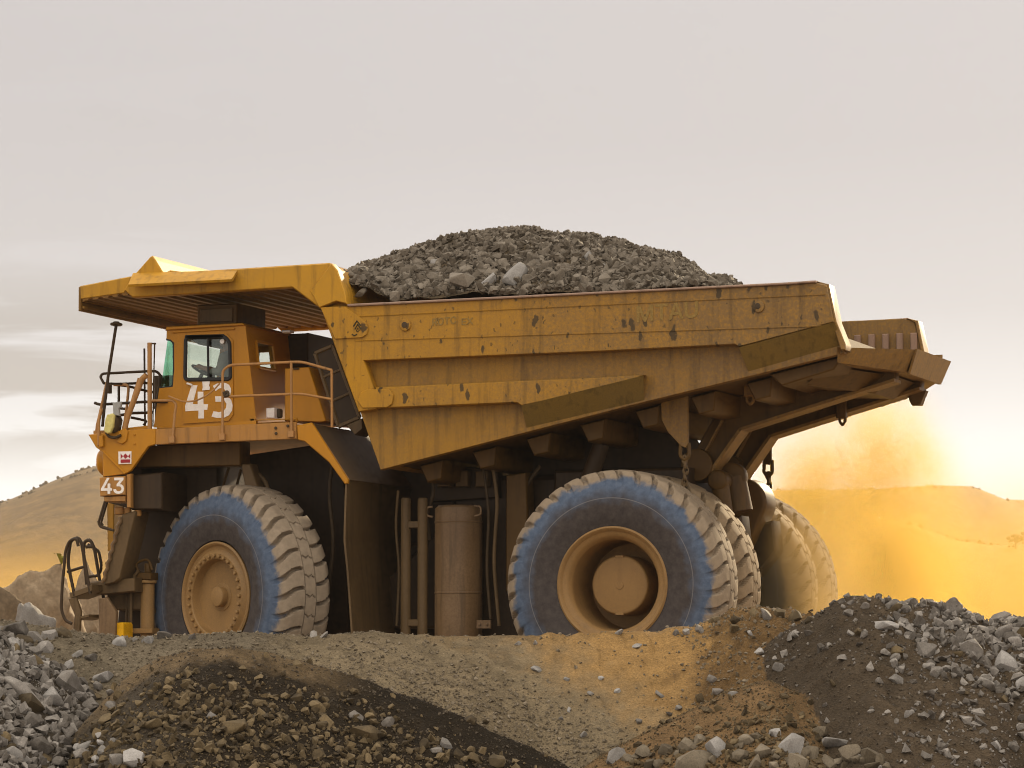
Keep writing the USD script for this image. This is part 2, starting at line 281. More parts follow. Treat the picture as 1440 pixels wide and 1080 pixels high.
def rock_mat(name, lo, hi, scale=7.0):
    n = {'tc': ('texture_coordinate', {}), 'oi': ('object_info', {}), 'n': ('noise_texture', {'scale': scale, 'detail': 8.0, 'roughness': .65}), 'n2': ('noise_texture', {'scale': scale * 9, 'detail': 3.0}), 'g': ('geometry', {}), 'sep': ('separate_xyz', {}),
         'r': ('math', {'math_type': 'multiply', 'value2': .75}), 'rn': ('map_range', {'from_min': .3, 'from_max': .7, 'to_min': -.1, 'to_max': .35, 'clamp': True}), 'ad': ('math', {'math_type': 'add', 'use_clamp': True}),
         'm': ('mix', {'color1': lo, 'color2': hi}), 'gr': ('map_range', {'from_min': .25, 'from_max': .75, 'to_min': .75, 'to_max': 1.2, 'clamp': True}), 'c': ('vector_math', {'math_type': 'scale'}),
         'bp': ('bump', {'strength': .5, 'distance': .015}), 'p': ('principled_bsdf', {'roughness': .85, 'specular_ior_level': .25})}
    l = [('g.position', 'n.vector'), ('g.position', 'n2.vector'), ('oi.random', 'r.value1'), ('n.fac', 'rn.value'), ('r.value', 'ad.value1'), ('rn.result', 'ad.value2'), ('ad.value', 'm.fac'), ('m.color', 'c.vector1'), ('n2.fac', 'gr.value'), ('gr.result', 'c.scale'), ('c.vector', 'p.base_color'), ('n.fac', 'bp.height'), ('bp.normal', 'p.normal')]
    M[name] = usdkit.material(stage, '/World/Looks/' + name, n, l, surface='p.BSDF')
rock_mat('rock_grey', (.045, .035, .025), (.27, .245, .215))
rock_mat('rock_cone', (.060, .044, .024), (.205, .168, .118))
rock_mat('rock_brown', (.022, .014, .005), (.165, .118, .058))
rock_mat('rock_load', (.045, .032, .018), (.185, .155, .118))
rock_mat('rock_dusty', (.12, .085, .05), (.27, .20, .125), 1.6)
rock_mat('grit_tan', (.085, .064, .037), (.200, .160, .108))
rock_mat('grit_dark', (.028, .019, .010), (.115, .09, .06))
rock_mat('rock_pale', (.14, .127, .110), (.34, .32, .295))

def soil_mat(name, scale=1.0, attr='soil', base=None, bump=.9):
    n = {'at': ('attribute', {'attribute': attr}), 'g': ('geometry', {}), 'n': ('noise_texture', {'scale': 3.0 * scale, 'detail': 8.0, 'roughness': .7}), 'n2': ('noise_texture', {'scale': 38.0 * scale, 'detail': 6.0, 'roughness': .7}), 'v': ('voronoi_texture', {'scale': 30.0 * scale, 'randomness': 1.0}), 'v2': ('voronoi_texture', {'scale': 62.0 * scale, 'randomness': 1.0}), 'sc': ('separate_color', {}), 'sp': ('map_range', {'from_min': .0, 'from_max': 1.0, 'to_min': .84, 'to_max': 1.16}), 'm2': ('math', {'math_type': 'multiply'}),
         'r1': ('map_range', {'from_min': .3, 'from_max': .7, 'to_min': .74, 'to_max': 1.22, 'clamp': True}), 'r2': ('map_range', {'from_min': .3, 'from_max': .7, 'to_min': .76, 'to_max': 1.2, 'clamp': True}), 'm': ('math', {'math_type': 'multiply'}),
         'c': ('vector_math', {'math_type': 'scale', **({'vector1': base} if base else {})}), 'h': ('math', {'math_type': 'multiply_add', 'value2': .6}), 'bp': ('bump', {'strength': bump, 'distance': .03}), 'p': ('principled_bsdf', {'roughness': .95, 'specular_ior_level': .15})}
    l = [('g.position', 'n.vector'), ('g.position', 'n2.vector'), ('g.position', 'v.vector'), ('n.fac', 'r1.value'), ('n2.fac', 'r2.value'), ('r1.result', 'm.value1'), ('r2.result', 'm.value2'), ('g.position', 'v2.vector'), ('v2.color', 'sc.color'), ('sc.r', 'sp.value'), ('m.value', 'm2.value1'), ('sp.result', 'm2.value2'), ('m2.value', 'c.scale'), ('c.vector', 'p.base_color'), ('v.distance', 'h.value1'), ('n2.fac', 'h.value3'), ('h.value', 'bp.height'), ('bp.normal', 'p.normal')]
    if not base: l.append(('at.color', 'c.vector1'))
    M[name] = usdkit.material(stage, '/World/Looks/' + name, n, l, surface='p.BSDF')
soil_mat('soil'); soil_mat('ore_soil', base=(.085, .062, .036))
soil_mat('hill_left', scale=.004, base=(.17, .10, .030), bump=.3); soil_mat('hill_right', scale=.004, base=(.26, .145, .035), bump=.3)
plain('wood_green', (.13, .085, .028), .9, .3, .5, objrand=.3)

# ------------------------------------------------------------------ ground: haul road, berm and spoil heaps as one sheet
def uz(px, py, w): q = D(px, py, w) - EYE; return float(q @ RT), float(q[2] + EYE[2])
def crest(pts, w):
    a = np.array([uz(x, y, w) for x, y in pts]); return lambda u: np.interp(u, a[:, 0], a[:, 1])
def uu(px, w): return uz(px, 900, w)[0]
c_main = crest([(-600, 880), (-150, 872), (0, 872), (60, 882), (110, 890), (180, 897), (300, 892), (360, 889), (430, 896), (520, 890), (590, 893), (640, 896), (700, 894), (780, 893), (830, 890), (930, 888), (985, 880), (1040, 860), (1110, 862), (1150, 873), (1250, 885), (1700, 895)], 41.5)
c_right = crest([(1000, 1000), (1080, 905), (1140, 872), (1170, 852), (1200, 842), (1250, 850), (1300, 853), (1335, 858), (1362, 868), (1388, 884), (1410, 874), (1440, 876), (1600, 862), (2200, 872)], 40.4)
c_left = crest([(-800, 850), (-100, 868), (0, 890), (50, 925), (100, 960), (150, 1010), (200, 1075), (260, 1160), (400, 1400)], 39.6)
c_dark = crest([(0, 1190), (60, 1090), (120, 1012), (175, 955), (225, 925), (270, 915), (330, 911), (420, 930), (520, 960), (600, 990), (700, 1032), (780, 1068), (860, 1112), (1000, 1200)], 38.6)
c_cone = crest([(700, 1150), (800, 1092), (860, 1055), (950, 1010), (1020, 975), (1080, 956), (1130, 977), (1200, 1018), (1280, 1064), (1340, 1100), (1500, 1200)], 38.9)
def sstep(a, b, x): t = np.clip((x - a) / (b - a), 0, 1); return t * t * (3 - 2 * t)
def ridge(u, w, c, w0, sf, sb, top=0.25):
    z = c(u); d = w - w0
    f = np.where(d < 0, np.sqrt((sf * d) ** 2 + .02) - .14, np.maximum(sb * (d - top), 0))
    return z - f
SOIL = np.array([(.25, .175, .10), (.135, .108, .070), (.165, .126, .074), (.285, .168, .058), (.130, .076, .029), (.017, .011, .0045), (.150, .090, .038), (.062, .044, .026), (.060, .047, .032)])
#                road dust       left grey        gravel grey       orange clay      brown clod     dark soil        red gravel      right dark         left pile
def ground(u, w):
    """Height and the weight of each soil at camera-ground coordinates (u right, w ahead)."""
    p = np.stack([u * .9, w * .9, 0 * u], -1); n1 = meshkit.fbm(p, 3, 1) - .5; p2 = np.stack([u * 4.5, w * 4.5, 0 * u], -1); n2 = meshkit.fbm(p2, 4, 2) - .5
    road = 0.0 + .05 * n1
    low = -1.15 - .02 * (38 - w) * (w < 38) + .08 * n1
    base = np.where(w > 41.5, road, low)
    wob = .5 * n1
    mid = sstep(uu(640, 41.5), uu(760, 41.5), u) * (1 - sstep(uu(960, 41.5), uu(1060, 41.5), u))
    h = [ridge(u, w + .25 * wob, c_main, 41.5, .52 + .16 * mid, .75, .5) + .05 * n2 * (1 - .4 * mid), ridge(u, w + wob * .5, c_right, 40.4, .58, .7) + .14 * n2, ridge(u, w + wob * .5, c_left, 39.6, .45, .25) + .12 * n2,
         ridge(u, w + wob * .3, c_dark, 38.6, .60, .62) + .075 * n2, ridge(u, w + wob * .2, c_cone, 38.9, .52, .6) + .02 * n2]
    far = 1 / (1 + np.exp(-(w - 60) / 4)); near = sstep(30, 33.5, w)
    hs = np.stack([base] + [np.where(near > 0, x, -9) for x in h]); k = hs.argmax(0); z = hs.max(0)
    z = np.where(w < 33.5, low + (z - low) * near, z)
    n3 = meshkit.fbm(np.stack([u * 13, w * 13, 0 * u + 3], -1), 3, 6) - .5
    gul = meshkit.fbm(np.stack([u * 7 + n1 * 3, w * 1.2, 0 * u + 9], -1), 3, 8) - .5
    amp = np.choose(k, [.015, .018, .05, .06, .045, .02]); px_ = 720 + u / w * 4583
    clod = np.where(k == 1, sstep(960, 1010, px_) * (1 - sstep(1150, 1200, px_)), 0)
    cg = np.where(k == 1, sstep(700, 770, px_) * (1 - clod), 0)
    z = z + near * (amp * n3 + clod * (.22 * np.abs(n2) + .10 * n3) + cg * .10 * gul + (k == 2) * .08 * np.abs(n2))
    return z, k, n1, n2
def soil_of(u, w, z, k, n1, n2):
    px = 720 + u / w * 4600 * math.cos(PITCH)                 # bearing, to tell the stretches of the berm apart
    n4 = meshkit.fbm(np.stack([u * 9, w * 9, 0 * u + 5], -1), 3, 12) - .5
    b = px + 110 * n1 + 110 * n2 + 90 * n4
    col = np.zeros(u.shape + (3,)) + SOIL[0]
    main = k == 1
    # fine grey gravel has run down the berm in a fan; clay shows to its right, clods further on
    slip = (b - 700) - 190 * (c_main(u) - z)
    wc = sstep(-110, 150, slip)[..., None]; wr = sstep(915, 1030, b)[..., None]; wl = sstep(330, 430, b)[..., None]
    cm_ = SOIL[1] * (1 - wl) + SOIL[2] * wl; cm_ = cm_ * (1 - wc) + SOIL[3] * wc; cm_ = cm_ * (1 - wr) + SOIL[4] * wr
    col = np.where(main[..., None], cm_, col)
    top = sstep(.30, .04, c_dark(u) - z + .28 * n2 + .1 * n1 + .16 * n4)[..., None] * sstep(0, 1, (540 - px) / 120)[..., None]
    lf = sstep(300, 190, b)[..., None]
    col = np.where((k == 4)[..., None], (SOIL[5] * (1 - .8 * lf) + SOIL[8] * .8 * lf) * (1 - .85 * top) + (.5 * SOIL[4] + .5 * SOIL[2]) * .85 * top, col)
    rd = sstep(.6, .95, c_cone(u) - z)[..., None] * .5
    col = np.where((k == 5)[..., None], SOIL[6] * (1 - rd) + SOIL[4] * rd, col)
    dk = (.5 + .5 * sstep(1290, 1180, b))[..., None]
    col = np.where((k == 2)[..., None], SOIL[7] * (1.35 - .55 * dk), col)
    col = np.where((k == 3)[..., None], SOIL[8], col)
    return col
us = np.concatenate([-np.geomspace(9000, 8, 40), np.arange(-7.9, 7.95, .036), np.geomspace(8, 9000, 40)])
ws = np.concatenate([[-60, -20, 0, 10, 20, 26, 30, 32, 33, 34, 34.7], np.arange(35.2, 42.9, .036), np.arange(43, 46, .25), np.geomspace(46.5, 16000, 50)])
Ug, Wg = np.meshgrid(us, ws, indexing='ij')
Zg, Kg, N1, N2 = ground(Ug, Wg); Cg = soil_of(Ug, Wg, Zg, Kg, N1, N2)
pos = EYE[None, None] * [1, 1, 0] + Ug[..., None] * RT + Wg[..., None] * FH + Zg[..., None] * UP
nu, nw = Ug.shape; I = np.arange(nu * nw).reshape(nu, nw)
Fq = np.stack([I[:-1, :-1], I[1:, :-1], I[1:, 1:], I[:-1, 1:]], -1).reshape(-1, 4)
g = usdkit.mesh(stage, '/World/ground', (pos.reshape(-1, 3), Fq), M['soil'], smooth=True)
UsdGeom.PrimvarsAPI(g).CreatePrimvar('soil', Sdf.ValueTypeNames.Color3fArray, 'vertex').Set(Vt.Vec3fArray.FromNumpy(Cg.reshape(-1, 3).astype(np.float32)))
tag(g, kind='structure')

# ------------------------------------------------------------------ hills
def hill(name, pts, w, depth, mat, seed, rough=1.0, px0=-900, px1=2400):
    k = 420; xs = np.linspace(px0, px1, k); ys = np.interp(xs, [p[0] for p in pts], [p[1] for p in pts])
    t = np.linspace(-1, 1, 25); V = []
    for x, y in zip(xs, ys):
        q = D(x, y, w); u = (q - EYE) @ RT; zt = max(q[2], 0)
        for s in t:
            prof = math.cos(s * math.pi / 2) ** 1.3
            V.append([u, w + s * depth, zt * prof - 3 * (abs(s) == 1)])
    V = np.array(V); nn = meshkit.fbm(V * np.array([1, 1, 0]) / 60 + seed, 5, seed) - .5
    V[:, 2] += nn * rough * np.minimum(V[:, 2], 20) / 5
    W3 = EYE * [1, 1, 0] + V[:, :1] * RT + V[:, 1:2] * FH + V[:, 2:] * UP
    I = np.arange(k * 25).reshape(k, 25); F = np.stack([I[:-1, :-1], I[1:, :-1], I[1:, 1:], I[:-1, 1:]], -1).reshape(-1, 4)
    h = usdkit.mesh(stage, numbered('/World', name), (W3, F), M[mat], smooth=True); tag(h, kind='structure')
    crestv = W3.reshape(k, 25, 3)
    return xs, crestv
L1 = hill('hill', [(-900, 800), (-300, 745), (0, 718), (40, 700), (90, 680), (131, 664), (180, 650), (240, 652), (330, 678), (430, 740), (520, 860), (620, 940), (2400, 945)], 1200, 300, 'hill_left', 3)
L2 = hill('hill', [(-900, 690), (-200, 700), (0, 706), (25, 708), (80, 730), (200, 850), (300, 940), (2400, 945)], 2400, 500, 'hill_left', 5)
L3 = hill('hill', [(-900, 945), (700, 940), (850, 760), (950, 705), (1060, 692), (1160, 690), (1240, 689), (1300, 687), (1350, 686), (1372, 694), (1390, 703), (1440, 704), (1600, 712), (1900, 730), (2400, 760)], 1900, 450, 'hill_right', 7)
L4 = hill('hill', [(-900, 945), (900, 942), (1060, 800), (1150, 768), (1220, 750), (1267, 738), (1290, 745), (1330, 760), (1378, 767), (1410, 768), (1440, 766), (1600, 750), (2400, 740)], 900, 200, 'hill_right', 9, .5)
def crown(seed, n=5):
    r = np.random.default_rng(seed); ms = []
    for _ in range(n):
        s = trimesh.creation.icosphere(1, 1.0); v = s.vertices * (.55 + .5 * meshkit.noise(s.vertices * 2.1 + seed * 7.7 + _, seed))[:, None]
        s.vertices = v * r.uniform(.5, .95) + r.normal(0, .42, 3) * [1, 1, .5] + [0, 0, .55]; ms.append(s)
    return cat(ms)
def wood(name, places, label):
    pi = UsdGeom.PointInstancer.Define(stage, numbered('/World', name)); pr = []
    for i in range(3):
        q = usdkit.mesh(stage, f'{pi.GetPath()}/crown_{i:03d}', crown(i + 3), M['wood_green'], smooth=True); pr.append(q.GetPath())
    pi.CreatePrototypesRel().SetTargets(pr); n = len(places)
    pi.CreateProtoIndicesAttr([int(i % 3) for i in range(n)]); pi.CreatePositionsAttr([Gf.Vec3f(*map(float, p[:3])) for p in places])
    pi.CreateScalesAttr([Gf.Vec3f(float(p[3]), float(p[3]), float(p[3] * p[4])) for p in places])
    tag(pi, label, 'far wood', None, 'stuff')
def on_crest(L, n, x0, x1, s0, s1, rows=(11, 13)):
    xs, cv = L; out = []
    for _ in range(n):
        x = rng.uniform(x0, x1); i = int(np.clip(np.interp(x, xs, np.arange(len(xs))), 0, len(xs) - 2)); f = rng.uniform()
        j = int(rng.integers(rows[0], rows[1] + 1)); p = cv[i, j] * (1 - f) + cv[i + 1, j] * f
        out.append((*(p - [0, 0, .3]), rng.uniform(s0, s1), rng.uniform(.7, 1.2)))
    return out
wood('far_wood', on_crest(L1, 600, -500, 420, .35, 1.0, (9, 13)), 'low scrub and small trees along the top of the left hill')
wood('far_wood', on_crest(L3, 260, 900, 1900, .4, 1.1, (10, 13)), 'scrub along the crest of the farther hill at the right')
wood('far_wood', on_crest(L4, 160, 1000, 1700, .4, 1.0, (10, 13)), 'scrub on the nearer low ridge at the right')

# ------------------------------------------------------------------ the haul truck
T = tag(xf('dump_truck'), 'huge loaded yellow mining dump truck numbered 43 on the haul road', 'dump truck')
# wheels -----------------------------------------------------------------------------------------------------------
TR, TW = 1.62, .97
def tyre_mesh(seed=0, wear=1.0, nth=1080):
    half = [(.80, .085), (.815, .05), (.90, .018), (1.02, -.012), (1.14, -.025), (1.26, -.018), (1.36, .004), (1.43, .028), (1.49, .052), (1.535, .075), (1.565, .10), (1.585, .13), (1.598, .165), (1.606, .21), (1.611, .25), (1.614, .29), (1.616, .33), (1.617, .36), (1.618, .376), (1.618, .383), (1.618, .390), (1.618, .397), (1.6185, .41), (1.619, .425), (1.6195, .44), (1.62, .455), (1.62, .47), (1.62, .485)]
    h = np.array(half); pr = np.vstack([h, np.c_[h[:-1, 0], TW - h[:-1, 1]][::-1]]); k = len(pr)
    d = np.gradient(pr, axis=0); nrm = np.c_[-d[:, 1], d[:, 0]]; nrm /= np.linalg.norm(nrm, axis=1, keepdims=True)
    nrm *= np.sign((nrm * (np.array([1.2, TW / 2]) - pr)).sum(1))[:, None]       # inwards
    th = np.arange(nth) * 2 * math.pi / nth; N = 36; pitch = 2 * math.pi / N
    R_, Y_ = pr[:, 0], pr[:, 1]; depth = np.zeros((nth, k))
    for j in range(k):
        y = Y_[j]; side = 0 if y < TW / 2 else 1; yy = y if side == 0 else TW - y
        if R_[j] > 1.40 and yy < .383:
            t = np.clip((yy - .02) / .36, 0, 1)
            # lugs sweep back in an S; grooves are wide at the shoulder and close up towards the middle
            c = (.055 * math.sin(t * 2.4) + .075 * t) * (1 if side == 0 else -1) + .5 * side * pitch
            wid = (.050 - .028 * t) * (1 + .0 * wear)
            ph = ((th - c + pitch / 2) % pitch) - pitch / 2; a = np.abs(ph) * 1.6
            g = 1 - np.clip((a - wid * .55) / (wid * .45), 0, 1)
            dep = .085 * wear * np.clip((R_[j] - 1.40) / .13, 0, 1)
            depth[:, j] = np.maximum(depth[:, j], dep * g)
        if abs(yy - .3865) < .005: depth[:, j] = np.maximum(depth[:, j], .032)
        if yy >= .39:
            zig = .010 * math.sin((y - .39) * 66); ph = ((th - zig + pitch * .25) % pitch) - pitch / 2
            depth[:, j] = np.maximum(depth[:, j], .026 * (np.abs(ph) * 1.6 < .010))
    ns = meshkit.fbm(np.stack([np.cos(th)[:, None] * R_[None] * 3, np.broadcast_to(Y_[None] * 3, (nth, k)), np.sin(th)[:, None] * R_[None] * 3], -1), 3, seed) - .5
    depth = depth + ns * .012 + .01 * np.clip((R_[None] - 1.45) / .1, 0, 1) * (meshkit.noise(np.stack([np.cos(th)[:, None] * R_[None] * 9, np.broadcast_to(Y_[None] * 9, (nth, k)), np.sin(th)[:, None] * R_[None] * 9], -1), seed + 5) - .5)
    r = R_[None] + depth * nrm[None, :, 0]; y = Y_[None] + depth * nrm[None, :, 1]
    V = np.stack([np.cos(th)[:, None] * r, y, np.sin(th)[:, None] * r], -1).reshape(-1, 3)
    I = np.arange(nth * k).reshape(nth, k); J = np.roll(I, -1, 0)
    F = np.stack([I[:, :-1], J[:, :-1], J[:, 1:], I[:, 1:]], -1).reshape(-1, 4)
    return trimesh.Trimesh(V, np.vstack([F[:, [0, 1, 2]], F[:, [0, 2, 3]]]), process=False)
tyA, tyB = tyre_mesh(1), tyre_mesh(2, .8)
for m in (tyA, tyB):
    if m.volume < 0: m.invert()
rim_front = cat([revolve_y([(.77, .30), (.805, .10), (.815, .045), (.79, .028), (.765, .045), (.75, .075), (.70, .085), (.665, .06), (.64, .035), (.57, .035), (.555, .05), (.545, .15), (.53, .175), (.30, .185), (.0, .185)], 96)])
hub_front = cat([cyl((0, .215, 0), (0, -1, 0), .15, .15, 40, .02), cyl((0, .20, 0), (0, -1, 0), .21, .03, 40, .01)])
nuts_front = ([cyl((.605 * math.cos(t), .04, .605 * math.sin(t)), (0, -1, 0), .028, .045, 8, .006) for t in np.arange(32) * 2 * math.pi / 32])
def dish(n=96): return revolve_y([(.77, .30), (.805, .10), (.815, .045), (.79, .025), (.765, .04), (.745, .075), (.72, .085), (.685, .10), (.665, .13), (.645, .16), (.63, .20), (.625, .55), (.60, .92), (.40, .96), (0, .96)], n)
hub_rear = cat([cyl((0, .97, 0), (0, -1, 0), .42, .60, 64, .035), cyl((0, .38, 0), (0, -1, 0), .06, .02, 16, .004), hull([[x, y, z] for x in (-.06, .06) for y in (.36, .40) for z in (.385, .415)]), hull([[x, y, z] for x in (-.06, .06) for y in (.36, .40) for z in (-.415, -.385)])])
def wheel(loc, rz, ty, tmat, kind, spin, hub=True, label=None):
    w = xf('wheel', T, loc, rz); tag(w, label)
    t2 = ty.copy(); t2.vertices *= [1.03, 1.04, 1.03] if kind == 'front' else [1, 1, 1]; t2.apply_transform(trimesh.transformations.rotation_matrix(spin, [0, 1, 0]))
    ob('tyre', t2, tmat, w, smooth=40)
    ob('rim', rim_front if kind == 'front' else dish(), 'rim_tan', w, smooth=35)
    if kind == 'front': ob('hub', hub_front, 'rim_tan', w); [ob('wheel_nut', nu, 'rim_tan', w) for nu in nuts_front]
    elif hub: ob('hub', hub_rear, 'rim_tan', w)
fx, fz = P(299, 839, .62)
ZR = P(859, 822, 0)[1]
STEER = 26.0
cs, sn = math.cos(math.radians(-STEER)), math.sin(math.radians(-STEER))
wheel((fx, .62, fz), -STEER, tyA, 'tyre_front', 'front', .05, label='front wheel turned towards the front, blue worn ring on its sidewall')
wheel((fx - .1, 2 * YC - .75, fz), 180 - STEER, tyA, 'tyre_dusty', 'front', .4)
RX = P(859, 822, 0)[0]
wheel((RX, 0, ZR), 0, tyB, 'tyre_rear', 'rear', .1, label='outer rear wheel with deep dished rim and blue worn ring')
wheel((RX, 1.12 + .97, ZR), 180, tyA, 'tyre_dusty', 'rear', .6, hub=False)
wheel((RX, 2 * YC, ZR), 180, tyB, 'tyre_dusty', 'rear', .3)
wheel((RX, 2 * YC - 1.12 - .97, ZR), 0, tyA, 'tyre_dusty', 'rear', .9, hub=False)

# dump body --------------------------------------------------------------------------------------------------------
YB = .40
body = xf('dump_body', T)
def B(pts, Y=YB): return PL(pts, Y)
outline = [(451, 433), (466, 369.5), (475, 378), (486, 412), (488, 430), (1100, 400), (1147, 396.5), (1164, 400.5), (1174, 452), (1186, 484), (1187, 498), (1053, 532), (905, 568), (745, 609.5), (533, 663)]
# inner skin of the side, set back behind the proud rails
skin = [(456, 435), (488, 431), (1147, 397.5), (1163, 401), (1186, 484), (1187, 497), (905, 566), (745, 607), (535, 661)]
for far in (0, 1):
    f = mir if far else (lambda m: m)
    ob('side_skin', f(prism(B(skin, YB + .16), YB + .16, YB + .30, .01)), 'plate_paint', body)
    # upper rail with the front border, all in one proud plate; the pocket below it is open
    up = [(451, 433), (487, 430.5), (1100, 400.3), (1147, 397), (1163, 400.5), (1173, 453), (1039, 488), (1033, 484.5), (840, 494.5), (512, 507.5), (526, 545), (529, 575.5), (504, 579.5)]
    ob('upper_rail', f(prism(B(up), YB, YB + .165, .015)), 'body_paint', body)
    mid = [(527, 544.5), (840, 530.5), (905, 527), (880, 540), (733, 571), (726, 566.5), (529.5, 574.5)]
    ob('middle_rail', f(prism(B(mid), YB + .01, YB + .165, .018)), 'body_paint', body)
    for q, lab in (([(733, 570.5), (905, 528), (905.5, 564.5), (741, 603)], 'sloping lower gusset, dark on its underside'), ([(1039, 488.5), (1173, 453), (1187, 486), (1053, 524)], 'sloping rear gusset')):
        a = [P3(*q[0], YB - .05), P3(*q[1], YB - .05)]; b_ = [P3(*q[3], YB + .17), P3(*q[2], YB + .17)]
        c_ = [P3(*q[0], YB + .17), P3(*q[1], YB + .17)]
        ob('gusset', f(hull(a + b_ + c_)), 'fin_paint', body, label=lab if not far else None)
    ob('rim_bar', f(prism(B([(487.5, 427.5), (1100, 397.2), (1147, 394), (1147.5, 397.5), (1100, 401), (488.5, 431.5)], YB - .03), YB - .03, YB + .26, .012)), 'rust_rim', body, label='worn rusty top edge' if not far else None)
    ob('end_post', f(prism(B([(1147, 395), (1165.5, 399.5), (1176, 452), (1189, 484), (1189, 492), (1182, 492), (1172, 460), (1161, 403)], YB + .02), YB + .02, YB + .33, .012)), 'plate_paint', body)
# weld seams and patches on the near upper rail
for y0, y1, x0, x1 in ((445.5, 414, 489, 1160), (479, 458, 500, 1172)):
    ob('weld_seam', tube([P3(x0, y0, YB - .002), P3(x1, y1, YB - .002)], .009, 5), 'body_paint', body)
ob('patch_plate', prism(B([(451, 432), (486, 431), (515, 452), (518.5, 460), (517, 470), (510, 475), (472, 477)]), YB - .022, YB + .01, .008), 'body_paint', body)
ob('patch_plate', prism(B([(503, 563), (508, 552), (516, 548), (548, 547), (554, 555), (552, 568), (545, 573), (510, 574)], YB), YB - .02, YB + .012, .008), 'body_paint', body)
for (x, y, r) in ((570.5, 457.5, .085), (1067, 431, .085)):
    c = P3(x, y, YB)
    ob('lifting_eye', cyl(c + [0, .02, 0], (0, -1, 0), r, .045, 28, .008), 'body_paint', body)
    ob('lifting_eye_hole', cyl(c + [-.01, .0, .005], (0, -1, 0), r * .52, .03, 20, .004), 'dark_iron', body)
def lettering(name, text, h, px, py, Y, mat, slope=0.0, stretch=1.0, parent=body, bold=True):
    m = meshkit.text_mesh(text, h, .004, bold=bold); v = m.vertices.copy(); o = P3(px, py, Y)
    m.vertices = np.c_[o[0] + v[:, 0] * stretch, o[1] - v[:, 2], o[2] + v[:, 1] + slope * v[:, 0]]
    ob(name, m, mat, parent, smooth=False)
lettering('faded_lettering', 'ROTC', .10, 607, 458, YB - .001, 'faded_print', .05, 1.0)
lettering('faded_lettering', 'EX', .09, 648, 457, YB - .001, 'faded_print', .05, 1.2)
lettering('faded_lettering', 'MTAU', .22, 893, 453, YB - .001, 'faded_print', .045, 1.05)
mk = []
for q in ([(497, 459), (502, 451), (507, 458)], [(499, 463), (503, 456), (507.5, 463)]): mk.append(tube([P3(x, y, YB - .024) for x, y in q], .012, 5))
mk.append(tube([P3(x, y, YB - .024) for x, y in [(501, 466), (503, 461), (505.5, 464), (502.5, 467)]], .008, 5)); mk.append(tube([P3(x, y, YB - .024) for x, y in [(495, 470), (498, 472), (502, 470)]], .010, 5))
ob('chevron_mark', cat(mk), 'black_print', body)
# floor, front wall, cross beams
fl0, fl1 = np.array(P(535, 659, YB)), np.array(P(1187, 494, YB)); dirn = (fl1 - fl0) / np.linalg.norm(fl1 - fl0); nn_ = np.array([-dirn[1], dirn[0]])
def floor_pt(s, h): return tuple(fl0 + (fl1 - fl0) * s + nn_ * h)
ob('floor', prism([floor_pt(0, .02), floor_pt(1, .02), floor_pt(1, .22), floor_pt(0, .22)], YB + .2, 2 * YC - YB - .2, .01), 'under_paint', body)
fw0, fw1 = np.array(P(535, 660, YB)), np.array(P(460, 436, YB)); fn = np.array([.16, .05])
ob('front_wall', prism([tuple(fw0 + [.02, .02]), tuple(fw1 + [.02, 0]), tuple(fw1 + fn), tuple(fw0 + fn)], YB + .2, 2 * YC - YB - .2, .01), 'plate_paint', body)
for s in (.05, .17, .29, .41, .53, .65, .77):
    a, b_ = floor_pt(s, .0), floor_pt(s + .055, .0); c_, d_ = floor_pt(s + .043, -.27), floor_pt(s + .010, -.27)
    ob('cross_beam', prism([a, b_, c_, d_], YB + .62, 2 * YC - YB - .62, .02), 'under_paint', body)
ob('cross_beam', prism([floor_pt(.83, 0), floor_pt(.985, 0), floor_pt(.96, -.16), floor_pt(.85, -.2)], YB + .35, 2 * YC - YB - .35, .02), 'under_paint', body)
# rails under the floor that bend down to the pivot
rail = [(1262, 520), (1262, 534), (1045, 603.5), (1001, 666), (966, 667), (968, 655), (1012, 578), (1040, 545), (1100, 528)]
YN, YF = 2.35, 3.85
rp = PL(rail, YN)
for Y in (YN, YF):
    rb = ob('body_rail', prism(rp, Y - .10, Y + .10, .02), 'under_paint', body)
    fe = [P3(*q, YN) + [0, Y - YN, 0] for q in ((1262, 533.5), (1045, 603), (1001, 665.5))]
    ob('rail_flange', cat([quadslab([fe[0] + [0, -.2, 0], fe[0] + [0, .2, 0], fe[1] + [0, -.2, 0], fe[1] + [0, .2, 0]], (0, 0, -.045)), quadslab([fe[1] + [0, -.2, 0], fe[1] + [0, .2, 0], fe[2] + [0, -.2, 0], fe[2] + [0, .2, 0]], (.035, 0, -.03))]), 'plate_paint', rb)
    se = [P3(*q, YN) + [0, Y - YN, 0] for q in ((1035, 562), (985, 655))]
    ob('rail_web_rib', cat([quadslab([se[0] + [0, -.18, 0], se[0] + [0, -.1, 0], se[1] + [0, -.18, 0], se[1] + [0, -.1, 0]], (.04, 0, .02))]), 'plate_paint', rb)
    ob('pivot_eye', cyl(P3(986, 655, YN) + [0, Y - YN - .24, 0], (0, 1, 0), .24, .48, 32, .02), 'under_paint', rb)
ob('rail_tie', cat([tube([P3(1150, 545, YN) , P3(1150, 545, YN) + [0, YF - YN, 0]], .09, 12)]), 'under_paint', body)
